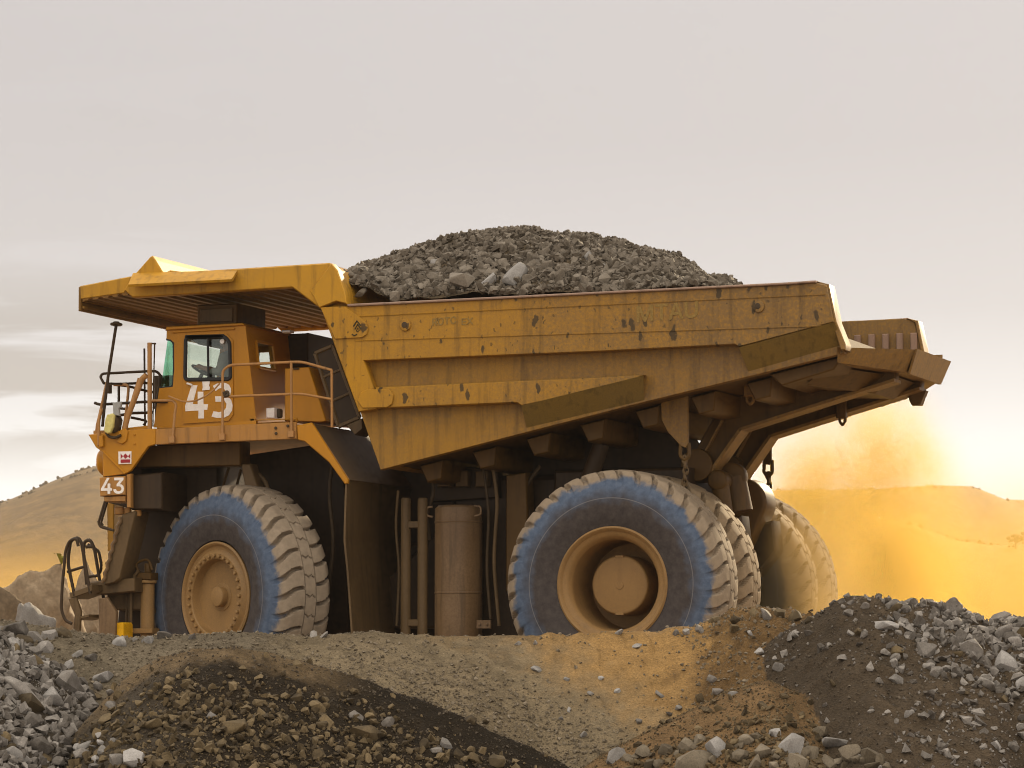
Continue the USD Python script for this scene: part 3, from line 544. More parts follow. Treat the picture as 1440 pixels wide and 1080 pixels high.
# duck tail: a tray with canted ends running past the side walls
y_in = 2.05
t0, t1 = P(1187, 488, YB + .05), P(1286, 491.5, y_in); b0, b1 = P(1187, 509, YB + .2), P(1273, 523, y_in + .1)
lip0, lip1 = P(1343, 517, 2 * YC - 1.15), P(1328, 550, 2 * YC - 1.15)
def ring(pts): return [np.array(p, float) for p in pts]
xt, zt = t1; xb, zb = b1
tail_top = [(t0[0] - .1, YB + .05, t0[1]), (xt, y_in, zt), (xt, 2 * YC - y_in, zt), (t0[0] - .1, 2 * YC - YB - .05, t0[1])]
tail_bot = [(b0[0] - .1, YB + .22, b0[1]), (xb, y_in + .12, zb), (xb, 2 * YC - y_in - .12, zb), (b0[0] - .1, 2 * YC - YB - .22, b0[1])]
tail = hull(tail_top + tail_bot)
ob('tail_tray', tail, 'plate_paint', body, smooth=False, label='wedge shaped tail tray with canted corners')
ob('tail_underside', hull([np.array(p) + [-.25, .25 * (1 if p[1] < YC else -1), -.02] for p in tail_bot] + [np.array(p) + [-.55, .4 * (1 if p[1] < YC else -1), -.26] for p in tail_bot]), 'under_paint', body, smooth=False)
lx, lz = lip0
ob('tail_end_plate', hull([(xt + e, y, zt + .012) for y in (y_in + .03, 2 * YC - y_in - .03) for e in (0, .035)] + [(xb + .03 + e, y, zb - .03) for y in (y_in + .12, 2 * YC - y_in - .12) for e in (0, .035)]), 'plate_paint', body, smooth=False)
ob('tail_notch_plate', hull([(xt - .35 + e, 2 * YC - y_in - .2, zt + .0 + f) for e in (0, .3) for f in (0, .1)] + [(xt - .35 + e, 2 * YC - y_in + .5, zt + f) for e in (-.4, 0) for f in (0, .1)]), 'plate_paint', body, smooth=False)
ob('tail_hook', cat([hull([(xb - .45 + a_, y, zb - .12) for a_ in (0, .32) for y in (3.9, 4.05)] + [(xb - .40 + a_, y, zb - .33) for a_ in (.05, .18) for y in (3.9, 4.05)])]), 'under_paint', body)
# inside of the far wall shows past the near wall's end: worn liner bars
for k in range(5):
    x = 2.05 + k * .22; ob('liner_bar', box(x, x + .10, 2 * YC - YB - .36, 2 * YC - YB - .28, 4.95, 5.55), 'rust_rim', body)
# chain brackets and rock ejector chains between the dual tyres
def chain(name, top, n, L, r, mat, parent):
    ms = []
    for i in range(n):
        c = np.array(top) + [.012 * math.sin(i), 0, -L * (i + .5)]; a = np.linspace(0, 2 * math.pi, 13)[:-1]
        ring_ = [c + (np.array([math.cos(t) * L * .36, 0, 0]) if i % 2 == 0 else np.array([0, math.cos(t) * L * .36, 0])) + [0, 0, math.sin(t) * L * .62] for t in a]
        ob(name, tube(ring_ + [ring_[0], ring_[1]], r, 6), mat, parent)
for Y in (1.035, 2 * YC - 1.035):
    br = prism([(x, z) for x, z in PL([(930, 560), (968, 548), (968.5, 624), (965, 630), (959, 628), (940, 608), (931, 590)], 1.035)], Y - .03, Y + .03, .008)
    ob('chain_bracket', br, 'plate_paint' if Y < 3 else 'under_paint', body)
    x, z = P(963, 629, 1.035); ob('shackle', tube([(x - .06, Y, z + .06), (x - .07, Y, z - .12), (x, Y, z - .19), (x + .07, Y, z - .12), (x + .06, Y, z + .06)], .028, 8, .05), 'under_paint', body)
    chain('chain_link', (x, Y, z - .13), 7 if Y < 3 else 8, .082, .021, 'guard_brown' if Y < 3 else 'under_paint', body)
x, z = P(1055, 556, 1.5)
ob('tie_lug', cat([box(x - .07, x + .07, 1.4, 1.6, z - .02, z + .22), tube([(x - .05, 1.5, z), (x - .05, 1.5, z - .08), (x, 1.5, z - .13), (x + .05, 1.5, z - .08), (x + .05, 1.5, z)], .024, 8, .03)]), 'plate_paint', body)
x, z = P(1185, 590, 3.6)
ob('hanging_lug', cat([box(x - .09, x + .06, 3.55, 3.65, z + .02, z + .42), tube([(x - .04, 3.6, z + .04), (x - .05, 3.6, z - .03), (x, 3.6, z - .08), (x + .04, 3.6, z - .03), (x + .03, 3.6, z + .04)], .022, 8, .03)]), 'under_paint', body)

# canopy over the cab ----------------------------------------------------------------------------------------------
cy0, cy1 = YB, 2 * YC - YB
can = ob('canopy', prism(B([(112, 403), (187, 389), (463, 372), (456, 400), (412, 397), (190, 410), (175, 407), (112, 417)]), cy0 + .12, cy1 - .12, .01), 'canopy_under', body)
for far in (0, 1):
    f = mir if far else (lambda m: m)
    ob('canopy_side', f(prism(B([(187, 387), (463, 369.5), (467.5, 371), (450, 405), (449.5, 433), (411, 404.5), (186, 418.5), (174.5, 408)]), YB - .01, YB + .14, .02)), 'canopy_paint', can)
    ob('canopy_side', f(prism(B([(111, 402), (186, 387.5), (174, 412), (111.5, 421)]), YB + .02, YB + .12, .015)), 'canopy_paint', can)
    ob('corner_gusset', f(prism(B([(437, 409), (467, 370.5), (475.5, 380), (486.5, 411), (489, 428), (474, 424), (450, 433.5)]), YB - .035, YB + .15, .015)), 'canopy_paint', can)
    a = [P3(187, 384, YB), P3(334, 379.5, YB), P3(326, 392.5, YB - .22), P3(180, 400, YB - .22)]
    ob('side_strip', f(quadslab(a, (0, .02, -.035))), 'canopy_paint', can, smooth=False, label='pale projecting strip' if not far else None)
ob('spill_wedge', prism(B([(187, 388), (211, 361), (214, 359.5), (219, 366), (228, 381), (232, 386)]), cy0, cy0 + 2.2, .015), 'canopy_paint', can, smooth=False)
ob('spill_wedge', prism(B([(226, 384), (227, 377), (250, 380), (262, 384)]), cy0 + .25, cy0 + 2.4, .015), 'canopy_paint', can, smooth=False)
lipx, lipz = P(111, 437, YB); lx1, lz1 = P(113, 403, YB)
ob('canopy_heel', prism(B([(462, 371.5), (474, 379), (486, 411), (489, 432), (478, 440), (460, 437), (455, 400)]), cy0 + .13, cy1 - .13, .01), 'canopy_paint', can)
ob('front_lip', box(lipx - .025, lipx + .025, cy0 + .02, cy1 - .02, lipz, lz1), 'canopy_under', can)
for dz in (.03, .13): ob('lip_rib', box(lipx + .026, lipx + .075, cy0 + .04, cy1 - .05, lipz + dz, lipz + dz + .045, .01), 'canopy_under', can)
c0, c1 = np.array(P(112, 418, YB)), np.array(P(182, 409, YB)); c2 = np.array(P(420, 398, YB))
ob('canopy_top', prism(B([(112, 401.5), (187, 387), (460, 370.5), (460, 373), (187, 390), (112, 404)]), cy0 + .11, cy1 - .11, .006), 'canopy_paint', can)
for (p_, q_, nk) in ((c0, c1, 5), (c1, c2, 12)):
    for k in range(nk):
        x, z = p_ + (q_ - p_) * (k + .5) / nk; sl = (q_[1] - p_[1]) / (q_[0] - p_[0]); x0_ = cy0 + (.03 if nk == 5 else .13)
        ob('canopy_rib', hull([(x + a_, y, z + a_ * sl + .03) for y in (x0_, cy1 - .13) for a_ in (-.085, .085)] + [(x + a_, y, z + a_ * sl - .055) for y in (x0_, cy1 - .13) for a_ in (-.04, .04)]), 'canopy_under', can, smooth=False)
ob('canopy_light', box(*sorted((P(396, 466, 1.6)[0], P(408, 466, 1.6)[0])), 1.6, 1.75, P(400, 468, 1.6)[1], P(400, 464, 1.6)[1]), 'white_paint', can)

# cab --------------------------------------------------------------------------------------------------------------
YK, YK2 = .85, 2.75
def K(pts, Y=YK): return PL(pts, Y)
cab = xf('cab', T)
win = [(261, 474), (315, 472.5), (323, 481), (324, 531), (321, 533), (263, 534), (260, 531)]
side = [(243.5, 462), (344, 457), (359, 588), (357, 598), (216, 601), (224, 546), (243, 544), (245, 520), (245, 482), (240, 477.5), (234, 476.5), (234.5, 462.5)]
ob('side_wall', prism(K(side), YK, YK + .07, 0, hole=K(win)), 'cab_paint', cab)
fw = K([(235, 462), (343, 458), (358, 598), (217, 600)])
farside = K([(236, 462), (343, 458), (358, 598), (217, 600)])
ob('side_wall', prism(farside, YK2 - .07, YK2, 0, hole=K([(246, 482), (330, 478), (334, 540), (238, 543)])), 'cab_paint', cab)
# front wall below the windscreen, pillars, windscreen
fa, fb, fc = np.array(P(235, 466, YK)), np.array(P(224.5, 545, YK)), np.array(P(217, 600, YK))
def wallslab(p, q, y0, y1, t): return hull([(p[0], y0, p[1]), (p[0], y1, p[1]), (q[0], y0, q[1]), (q[0], y1, q[1]), (p[0] + t, y0, p[1]), (p[0] + t, y1, p[1]), (q[0] + t, y0, q[1]), (q[0] + t, y1, q[1])])
ob('front_wall', wallslab(fb, fc, YK + .03, YK2 - .03, .06), 'cab_paint', cab, smooth=False)
ob('front_header', wallslab(fa, np.array(P(234, 474, YK)), YK + .02, YK2 - .02, .06), 'cab_paint', cab, smooth=False)
ob('windscreen', wallslab(np.array(P(234.2, 477, YK)), fb, YK + .1, YK2 - .08, .012), 'glass', cab, smooth=False)
ob('quarter_window', prism(K([(234.5, 477), (240, 478), (244.5, 482), (244.5, 520), (243, 544), (225, 545.5)]), YK + .03, YK + .042, 0), 'green_glass', cab, smooth=False, label='greenish front quarter window')
ob('window_seal', tube([P3(*q, YK + .02) for q in ((234.5, 477), (240, 477.5), (244.5, 482), (245, 520), (243.5, 543), (238, 545.5), (225, 546))], .022, 6, .05), 'black_rubber', cab)
ob('windscreen_wiper', tube([P3(*q, YK + .4) for q in ((225, 527), (233, 532), (243, 534))] , .012, 5), 'black_rubber', cab)
# rear wall with its window, built flat and then laid on its slope
ra, rb_ = np.array(P(343, 458, YK)), np.array(P(358, 598, YK)); L_ = np.linalg.norm(rb_ - ra)
y0w = YK + .34; y1w = YK + .92
pg = Polygon([(0, 0), (YK2 - YK, 0), (YK2 - YK, L_), (0, L_)], [[(y0w - YK, .20), (y1w - YK, .20), (y1w - YK, .60), (y0w - YK, .60)]])
m = trimesh.creation.extrude_polygon(pg, .06, engine='earcut'); v = m.vertices; ud = (rb_ - ra) / L_
m.vertices = np.c_[ra[0] + ud[0] * v[:, 1] - v[:, 2], YK + v[:, 0], ra[1] + ud[1] * v[:, 1]]
ob('rear_wall', m, 'cab_paint', cab, smooth=False)
wv = [(ra[0] + ud[0] * s + .012, y, ra[1] + ud[1] * s) for y, s in ((y0w, .20), (y1w, .20), (y1w, .60), (y0w, .60))]
ob('rear_window_frame', tube(wv + [wv[0], wv[1]], .025, 6, .03), 'cab_paint', cab)
ob('rear_window', quadslab(wv, (-.012, 0, 0)), 'glass', cab, smooth=False)
ob('rear_post', quadslab([P3(330, 459, YK - .004), P3(345, 457.5, YK - .004), P3(360, 589, YK - .004), P3(349, 589, YK - .004)], (0, .05, 0)), 'cab_paint', cab, smooth=False)
ob('roof', prism(K([(233, 465), (235, 459.5), (342, 454), (346, 458)]), YK - .03, YK2 + .03, .015), 'cab_paint', cab)
ob('drip_rail', tube([P3(243, 469, YK - .01), P3(243.5, 467, YK - .015), P3(330, 462, YK - .015)], .014, 6), 'cab_paint', cab)
ob('cab_floor', box(P(222, 590, YK)[0], P(356, 590, YK)[0], YK + .07, YK2 - .07, P(300, 594, YK)[1], P(300, 588, YK)[1]), 'dark_iron', cab)
door = ob('door', prism(K([(258, 471.5), (319, 468.7), (328, 478), (328.5, 583), (322, 592), (258, 596)]), YK - .018, YK + .012, 0, hole=K(win)), 'cab_paint', cab)
ob('window_seal', tube([P3(*q, YK - .02) for q in win + win[:1] + win[1:2]], .030, 6, .07), 'black_rubber', door)
ob('window_bar', tube([P3(292.3, 474, YK), P3(293.2, 533, YK)], .02, 6), 'black_rubber', door)
ob('window_pane', prism(K([(262, 475), (292, 474), (293, 533), (263, 533)]), YK + .028, YK + .036, 0), 'glass', door, smooth=False)
ob('window_pane', prism(K([(293, 474), (314, 473.5), (322.5, 482), (323, 532), (293.5, 533)]), YK + .04, YK + .048, 0), 'glass', door, smooth=False)
ob('window_sticker', cyl(P3(312.5, 480, YK + .02), (0, -1, 0), .037, .006, 20, .001), 'white_paint', door)
ob('door_handle', tube([P3(263, 539, YK - .03), P3(270, 541.5, YK - .05)], .015, 6), 'white_paint', door)
def glyph(pts, dx, dy, s, Y, dep=.004): return prism([P(dx + x / s, dy + y / s, Y) for x, y in pts], Y - dep, Y + .002, 0)
four = [(213, 588), (272, 588), (224, 778), (275, 780), (275, 655), (332, 655), (332, 780), (380, 780), (370, 838), (338, 838), (338, 925), (280, 925), (283, 845), (150, 852), (147, 800)]
th1 = [(428, 595), (470, 572), (520, 562), (560, 566), (592, 585), (612, 625), (612, 655), (600, 692), (560, 690), (560, 660), (548, 632), (520, 615), (490, 622), (455, 648)]
th2 = [(450, 700), (512, 700), (512, 756), (455, 756)]
th3 = [(540, 712), (580, 705), (612, 735), (628, 790), (622, 845), (590, 892), (540, 918), (470, 920), (415, 906), (435, 850), (490, 862), (535, 850), (562, 818), (566, 775), (545, 745)]
for gl in (four, th1, th2, th3): ob('painted_number', glyph(gl, 240, 460, 7.2, YK - .018), 'white_paint', door, smooth=False)
ob('door_sticker', glyph([(320, 552), (397, 548), (394, 575), (388, 590), (398, 610), (395, 635), (320, 640), (327, 612), (325, 585)], 240, 460, 7.2, YK - .024, .006), 'white_paint', door, smooth=False)
# inside the cab
sx_, sz_ = P(318, 560, YK + .7)
ob('seat', cat([box(sx_ - .28, sx_ + .25, YK + .5, YK + 1.05, sz_ - .12, sz_ + .04, .05), hull([(sx_ + .18, y, sz_) for y in (YK + .5, YK + 1.05)] + [(sx_ + .32, y, sz_) for y in (YK + .5, YK + 1.05)] + [(sx_ + .30, y, sz_ + .75) for y in (YK + .55, YK + 1.0)] + [(sx_ + .42, y, sz_ + .75) for y in (YK + .55, YK + 1.0)])]), 'dark_iron', cab)
swc = P3(286, 522, YK + .75); a = np.linspace(0, 2 * math.pi, 25)
e1, e2 = np.array([.86, 0, -.5]), np.array([0, 1, 0])
ob('steering_wheel', cat([tube([swc + .2 * math.cos(t) * e1 * .9 + .2 * math.sin(t) * e2 for t in a], .018, 8)] + [tube([swc, swc + .19 * math.cos(t) * e1 * .9 + .19 * math.sin(t) * e2], .012, 6) for t in (.5, 2.6, 4.7)] + [tube([swc, swc + [-.22, 0, -.42]], .03, 8)]), 'black_rubber', cab)
ob('dashboard', cat([box(swc[0] - .55, swc[0] - .25, YK + .15, YK2 - .15, swc[2] - .6, swc[2] - .1, .04)]), 'dark_iron', cab)
vx, vz = P(262, 480, YK)
ob('roof_lining', prism(K([(240, 468), (340, 463), (341, 470), (240, 474)]), YK + .1, YK2 - .1, .01), 'dark_iron', cab)
ob('sun_visor', hull([(vx - .2, y, vz + .15) for y in (YK + .3, YK2 - .2)] + [(vx + .05, y, vz - .02) for y in (YK + .3, YK2 - .2)] + [(vx + .07, y, vz) for y in (YK + .3, YK2 - .2)] + [(vx - .2, y, vz + .18) for y in (YK + .3, YK2 - .2)]), 'dark_iron', cab)
# box between cab roof and canopy
xa, za = P(277, 458, 1.3); xb2, zb2 = P(334, 431, 1.3)
ob('air_conditioner', cat([box(xa, xb2, 1.3, 2.3, za - .05, zb2 + .05, .02)]), 'under_paint', cab)
ob('air_conditioner_grille', cat([box(xa + .07, xb2 - .07, 1.27, 1.305, za + .04, zb2 - .02, .01)]), 'guard_brown', cab)

# deck, rails, front -----------------------------------------------------------------------------------------------
YD = .55
deck = ob('deck', box(P(128, 612, YD)[0], P(438, 600, YD)[0], YD + .06, 2 * YC - YD, P(300, 606, YD)[1], P(300, 600, YD)[1]), 'deck_paint', T)
ob('deck_edge', prism(PL([(213, 603.5), (416, 593), (417, 617.5), (219, 625.5), (213, 624)], YD), YD, YD + .06, .012), 'deck_paint', deck)
ob('deck_kerb', prism(PL([(219, 603), (416, 592.5), (416, 588), (358, 590), (358, 597), (219, 601)], YD + .05), YD + .08, YD + .14, .01), 'cab_paint', deck)
for x, y in ((388, 602), (388.5, 609.5), (405, 599)): ob('deck_bolt', cyl(P3(x, y, YD), (0, -1, 0), .022, .02, 10, .004), 'dark_iron', deck)
nose = [(124.5, 611), (131, 610.5), (172, 605), (219, 602.5), (219, 625), (209, 628), (184.5, 662), (176, 667), (145, 671), (144.5, 636), (135, 629)]
fr = ob('front_side_plate', prism(PL(nose, YD), YD - .012, YD + .05, .01), 'cab_paint', T)
ob('plate_ridge', tube([P3(145, 634, YD - .015), P3(176, 666, YD - .015)], .018, 6), 'cab_paint', fr)
for x, y in ((190, 611), (190, 624), (171, 606)): ob('plate_bolt', cyl(P3(x, y, YD), (0, -1, 0), .018, .025, 10, .004), 'cab_paint', fr)
ob('bracket', prism(PL([(139, 613), (144.5, 612), (145, 628), (139, 629)], YD - .06), YD - .06, YD - .012, .008), 'cab_paint', fr)
lc = P3(147, 648, YD + .15)
ob('headlamp_drum', cyl(lc + [.12, 0.22, 0], (-1, -.15, 0), .205, .30, 40, .05), 'cab_paint', T)
ob('headlamp_drum', cyl(lc + [.12, 4.4, 0], (-1, -.1, 0), .205, .30, 40, .05), 'cab_paint', T)
sg = ob('emblem_plate', prism(PL([(167.3, 635.2), (185.6, 634.6), (185.6, 652.4), (167.6, 653)], YD), YD - .025, YD - .010, .003), 'white_paint', T)
def em(pts): return prism([P(110 + x / 8.307, 610 + y / 8.307, YD - .025) for x, y in pts], YD - .029, YD - .022, 0)
for q in ([(497, 232), (524, 262), (497, 292)], [(608, 232), (608, 292), (582, 262)], [(525, 262), (552, 230), (582, 262), (552, 292)], [(497, 300), (608, 298), (608, 336), (497, 340)]): ob('emblem_shape', em(q), 'sign_red', sg, smooth=False)
nb = ob('number_box', prism(PL([(139.6, 671.5), (176.3, 669), (176, 696), (140.2, 698)], YD - .03), YD - .03, YD + .5, .012), 'deck_paint', T)
m = meshkit.text_mesh('43', .226, .004, bold=True); v = m.vertices; o = P3(142, 694, YD - .03); wd = v[:, 0].max() - v[:, 0].min(); k = (P(173.8, 694, YD)[0] - P(141.3, 694, YD)[0]) / wd
m.vertices = np.c_[o[0] + (v[:, 0] - v[:, 0].min()) * k, o[1] - v[:, 2], o[2] + v[:, 1]]
ob('painted_number', m, 'white_paint', nb, smooth=False)
ob('lower_box', prism(PL([(145.5, 698.5), (176, 697), (176, 705.5), (146, 706)], YD - .01), YD - .01, YD + .5, .012), 'deck_paint', nb)
ob('vertical_post', prism(PL([(177.5, 667), (183.7, 666), (184, 714), (178, 714)], YD), YD, YD + .1, .01), 'deck_paint', T)
ob('dark_box', prism(PL([(184, 668), (228, 664), (228, 717), (184.5, 717)], YD + .12), YD + .12, YD + 1.0, .025), 'frame_paint', T)
for x in (180, 194): ob('mount_foot', cyl(P3(x, 714, YD + .2), (0, 0, -1), .055, .13, 16, .015), 'deck_paint', T)
ob('radiator_housing', prism(PL([(150, 630), (200, 630), (200, 715), (185, 716), (152, 707)], 1.2), 1.2, 5.0, .02), 'frame_paint', T)
ob('front_column', prism(PL([(150, 707), (160, 706), (160, 775), (151, 775)], 2.4), 2.4, 2.7, .01), 'plate_paint', T)
ob('grab_handle', cat([tube([P3(*q, YD + dy) for q in ((147.5 + dx, 705), (138.5 + dx, 735), (141 + dx, 741), (160, 746))], .019, 8, .08) for dx, dy in ((0, 0), (3.5, .1))]), 'frame_paint', T)
# sloping ladder trunk down to the bumper
ob('ladder_trunk', prism(PL([(171, 723), (190, 718), (191, 722), (169, 813), (160, 820), (146, 823), (145, 818)], YD + .1), YD + .1, YD + .55, .02), 'guard_brown', T)
zz = []
for i in range(15):
    t = i / 14; zz.append(P3(169.5 - 25 * t + (1.5 if i % 2 else -1.2), 727 + 92 * t, YD + .08))
ob('ladder_edge', tube(zz, .03, 6), 'tank_steel', T)
ob('trunk_collar', cyl(P3(168, 724, YD + .2), (0, 0, 1), .08, .12, 20, .02), 'deck_paint', T)
bump_ = ob('front_bumper', cat([prism(PL([(126, 818), (170, 814), (190, 812), (190, 832), (150, 836), (124, 836)], YD + .2), YD + .2, 5.4, .02), prism(PL([(150, 832), (200, 832), (200, 858), (150, 858)], YD + .5), YD + .5, 5.2, .02)]), 'guard_brown', T)
# hinged access ladder with hand loops
lad = xf('access_ladder', T)
Yl = YD - .1
ob('hand_loop', tube([P3(*q, Yl) for q in ((105, 838), (95, 790), (99, 762), (105, 757), (111, 757), (115, 764), (121, 800), (127, 835))], .026, 8, .12), 'frame_paint', lad)
ob('hand_loop', tube([P3(*q, Yl - .1) for q in ((110, 768), (108, 757), (98, 760), (92, 775), (87, 830), (86, 858), (92, 873), (101, 877))], .024, 8, .12), 'frame_paint', lad)
ob('hand_loop', tube([P3(*q, Yl + .45) for q in ((122, 822), (117, 775), (119, 761), (127, 759), (133, 772), (140, 815), (146, 842))], .026, 8, .1), 'frame_paint', lad)
ob('hand_loop', tube([P3(*q, Yl + .5) for q in ((124, 766), (131, 770), (139, 775), (143, 795), (141, 806), (133, 811))], .022, 8, .08), 'frame_paint', lad)
for a_, b_, y_ in (((95, 804), (121, 796), Yl), ((121, 769), (133, 769), Yl + .45), ((125, 811), (139, 809), Yl + .45)): ob('rung', tube([P3(*a_, y_), P3(*b_, y_)], .022, 8), 'frame_paint', lad)
ob('step', prism(PL([(98, 834), (130, 822), (131, 831), (100, 842)], Yl), Yl - .02, Yl + .55, .01), 'guard_brown', lad)
ob('step', prism(PL([(106, 868), (126, 864), (126, 868), (106, 872)], Yl), Yl - .02, Yl + .55, .008), 'guard_brown', lad)
ob('ladder_side', prism(PL([(97, 842), (108, 840), (115, 860), (112, 895), (103, 895), (106, 865)], Yl), Yl - .03, Yl + .03, .008), 'guard_brown', lad)
ob('ladder_side', prism(PL([(118, 842), (128, 838), (130, 860), (127, 897), (117, 897), (122, 862)], Yl), Yl + .5, Yl + .56, .008), 'guard_brown', lad)
ob('ladder_guard', prism(PL([(138, 842), (150, 840), (163, 860), (162, 905), (139, 905)], YD), YD, YD + .08, .01), 'tank_steel', lad)
ob('yellow_box', prism(PL([(160, 876), (172, 875), (174, 878), (174, 905), (158, 905)], YD + .05), YD + .05, YD + .35, .015), 'bright_yellow', T, label='bright yellow box beside the front tyre')
ob('cross_pipe', tube([P3(143, 884, YD + .3), P3(176, 883, YD + .3)], .055, 14), 'cab_paint', T)
# front strut with hoses
sc = P(198.5, 889, YD + .35); st = P(198.5, 820, YD + .35)
ob('suspension_strut', cat([cyl((sc[0], YD + .55, sc[1] - .5), (0, 0, 1), .105, st[1] - sc[1] + .5, 28, .01), cyl((sc[0], YD + .55, st[1]), (0, 0, 1), .135, .05, 28, .01), box(sc[0] - .32, sc[0] + .16, YD + .4, YD + .7, sc[1] - .02, sc[1] + .06)]), 'rim_tan', T)
ob('strut_head', cat([box(sc[0] - .16, sc[0] + .12, YD + .42, YD + .66, st[1] + .05, st[1] + .16), cyl((sc[0], YD + .55, st[1] + .16), (0, 0, 1), .06, .14, 16, .01), tube([(sc[0] - .1, YD + .5, st[1] + .12), (sc[0] - .2, YD + .5, st[1] + .3), (sc[0] + .02, YD + .52, st[1] + .38), (sc[0] + .1, YD + .5, st[1] + .2)], .02, 8, .12)]), 'under_paint', T)
for dx, y_ in ((-.20, 0), (-.25, .06), (-.32, .1)):
    ob('hose', tube([(sc[0] - .02 + dx * .3, YD + .4 + y_, st[1] + .2), (sc[0] + dx, YD + .4 + y_, st[1] + .02), (sc[0] + dx * 1.05, YD + .42 + y_, st[1] - .4), (sc[0] + dx * 1.0, YD + .4 + y_, sc[1] - .1)], .022, 8, .15), 'guard_brown', T)
# hand rails
YR = YD - .02
rails = xf('handrail', T)
def rl(name, pts, Y, r=.021, bend=.08, parent=None, mat='rail_paint'): ob(name, tube([P3(x, y, Y if not isinstance(Y, (list, tuple)) else Y[i]) for i, (x, y) in enumerate(pts)], r, 8, bend), mat, parent or rails)
rl('rail', [(313, 619), (313, 521), (323, 513.5), (409, 509.2), (425, 509), (467, 520.5)], YR, bend=.14)
rl('rail', [(313, 558), (409, 554), (425, 554), (467, 561.5)], YR, .019)
rl('post', [(410, 615), (409.5, 509)], YR); rl('post', [(467, 601), (466.5, 520)], YR)
rl('post', [(242.5, 622), (246, 580), (248, 569), (243, 563), (213, 563.5)], YR, .02, .07)
for x, y in ((313, 614), (410, 610), (242.5, 618)): ob('post_clamp', box(P(x - 4, y, YR)[0], P(x + 4, y, YR)[0], YR - .035, YR + .02, P(x, y + 5, YR)[1], P(x, y - 4, YR)[1], .005), 'rail_paint', rails)
chp = [P3(x, y, YR - .03) for x, y in ((237, 557), (247, 561), (258, 565), (275, 564), (290, 557), (303, 546), (309, 539))]
ob('gate_chain', tube(chp, .013, 6, .1), 'rail_paint', rails)
ob('chain_knot', cat([tube([P3(x, y, YR - .02) for x, y in ((314, 553), (320, 550), (322, 556), (315, 557), (318, 552))], .022, 6, .03)]), 'dark_iron', rails)
fr2 = xf('handrail', T)
rl('corner_post', [(210.7, 618), (210.3, 482)], YD + .05, .036, 0, fr2)
rl('rail', [(146, 539), (141, 530), (144, 525.5), (210, 522), (220, 522), (225.5, 527), (224, 545), (220, 570), (219.5, 600)], [YD + .1, YD + .1, YD + .15, YD + .3, YD + .35, YD + .4, YD + .4, YD + .4, YD + .4], .021, .08, fr2, 'frame_paint')
rl('rail', [(146, 539), (165, 540), (205, 538.5), (218, 541), (223, 556)], [YD + .1, YD + .6, YD + 1.2, YD + 1.5, YD + 1.4], .02, .08, fr2, 'frame_paint')
rl('rail', [(133, 566.5), (140, 569), (205, 565), (236, 565)], [YD + .1, YD + .1, YD + .2, YD + .3], .022, .06, fr2, 'frame_paint')
rl('rail', [(160, 541), (180, 543), (203, 549), (222, 553)], [YD + 1.2, YD + 1.2, YD + 1.5, YD + 1.8], .02, .05, fr2, 'frame_paint')
rl('rail', [(168, 584), (185, 581), (215, 580)], [YD + .9, YD + 1, YD + 1.2], .022, .05, fr2, 'frame_paint')
rl('rail', [(184, 587), (203, 591), (206, 592), (202, 598)], [YD + 1.1, YD + 1.2, YD + 1.2, YD + 1.2], .02, .05, fr2, 'frame_paint')
rl('rail', [(166, 574), (178, 575)], [YD + .9, YD + .9], .02, .05, fr2, 'frame_paint')
rl('post', [(167, 542), (167, 602)], YD + .9, .021, 0, fr2, 'frame_paint')
rl('post', [(160, 541), (178, 541), (181, 545), (178, 575), (174, 602)], YD + .7, .022, .06, fr2)
rl('post', [(203, 490), (204, 600)], YD + 1.6, .016, 0, fr2, 'frame_paint')
rl('post', [(217.5, 482), (216, 540), (215, 600)], YD + .3, .011, 0, fr2, 'dark_iron')
rl('post', [(213, 483), (219, 483.5)], YD + .2, .012, 0, fr2, 'dark_iron')
rl('post', [(150, 538), (142, 575), (136, 600), (135, 615)], YD + .1, .022, .05, fr2)
rl('post', [(143, 575), (139, 592), (139, 626)], YD - .02, .024, .05, fr2)
rl('brace', [(206, 528), (200, 532), (178, 590), (174, 610)], YD + .02, .045, .1, fr2)
rl('brace', [(196, 532), (188, 558), (182, 580)], YD + .25, .028, .06, fr2)
ob('brace_foot', prism(PL([(165, 616), (168, 606), (176, 602), (180, 607), (178, 620), (172, 624.5), (165, 622)], YD - .03), YD - .04, YD - .01, .008), 'cab_paint', fr2)
ob('deck_curb_strip', prism(PL([(172, 602), (210, 598), (210, 604), (172, 608)], YD + .1), YD + .1, YD + .16, .01), 'cab_paint', deck)
mp = xf('marker_mast', T)
rl('mast', [(163.5, 456), (152, 530), (146.5, 575), (144, 600)], YD + .02, .024, .02, mp, 'frame_paint')
ob('mast_cap', cat([cyl(P3(163.5, 457.5, YD + .02), (0, .1, 1), .095, .03, 24, .01), cyl(P3(163.5, 454.5, YD + .02), (0, .1, 1), .05, .022, 20, .008)]), 'frame_paint', mp)
ob('mast_box', box(P(149.5, 550, YD)[0], P(153.5, 550, YD)[0], YD, YD + .1, P(150, 553, YD)[1], P(150, 541, YD)[1]), 'frame_paint', mp)
lamp = xf('work_lamp', T)
q = [(150, 583), (158, 581), (160.5, 584), (159, 600), (155, 609), (150, 610), (145.5, 606), (147.5, 590)]
ob('lamp_glass', prism(PL(q, YD - .14), YD - .14, YD - .08, .015), 'lamp_yellow', lamp)
ob('lamp_housing', prism(PL([(152, 584), (163, 583), (166, 590), (163, 606), (157, 609)], YD - .08), YD - .09, YD + .1, .03), 'dark_iron', lamp)
ob('lamp_bracket', prism(PL([(158, 566), (170, 564.5), (170, 572), (167, 574), (168, 585), (159, 584)], YD - .08), YD - .08, YD - .03, .01), 'grey_paint', lamp)
ob('lamp_cable', tube([P3(*q, YD - .06) for q in ((149, 608), (153, 614), (162, 616), (170, 612))], .022, 8, .08), 'dark_iron', lamp)

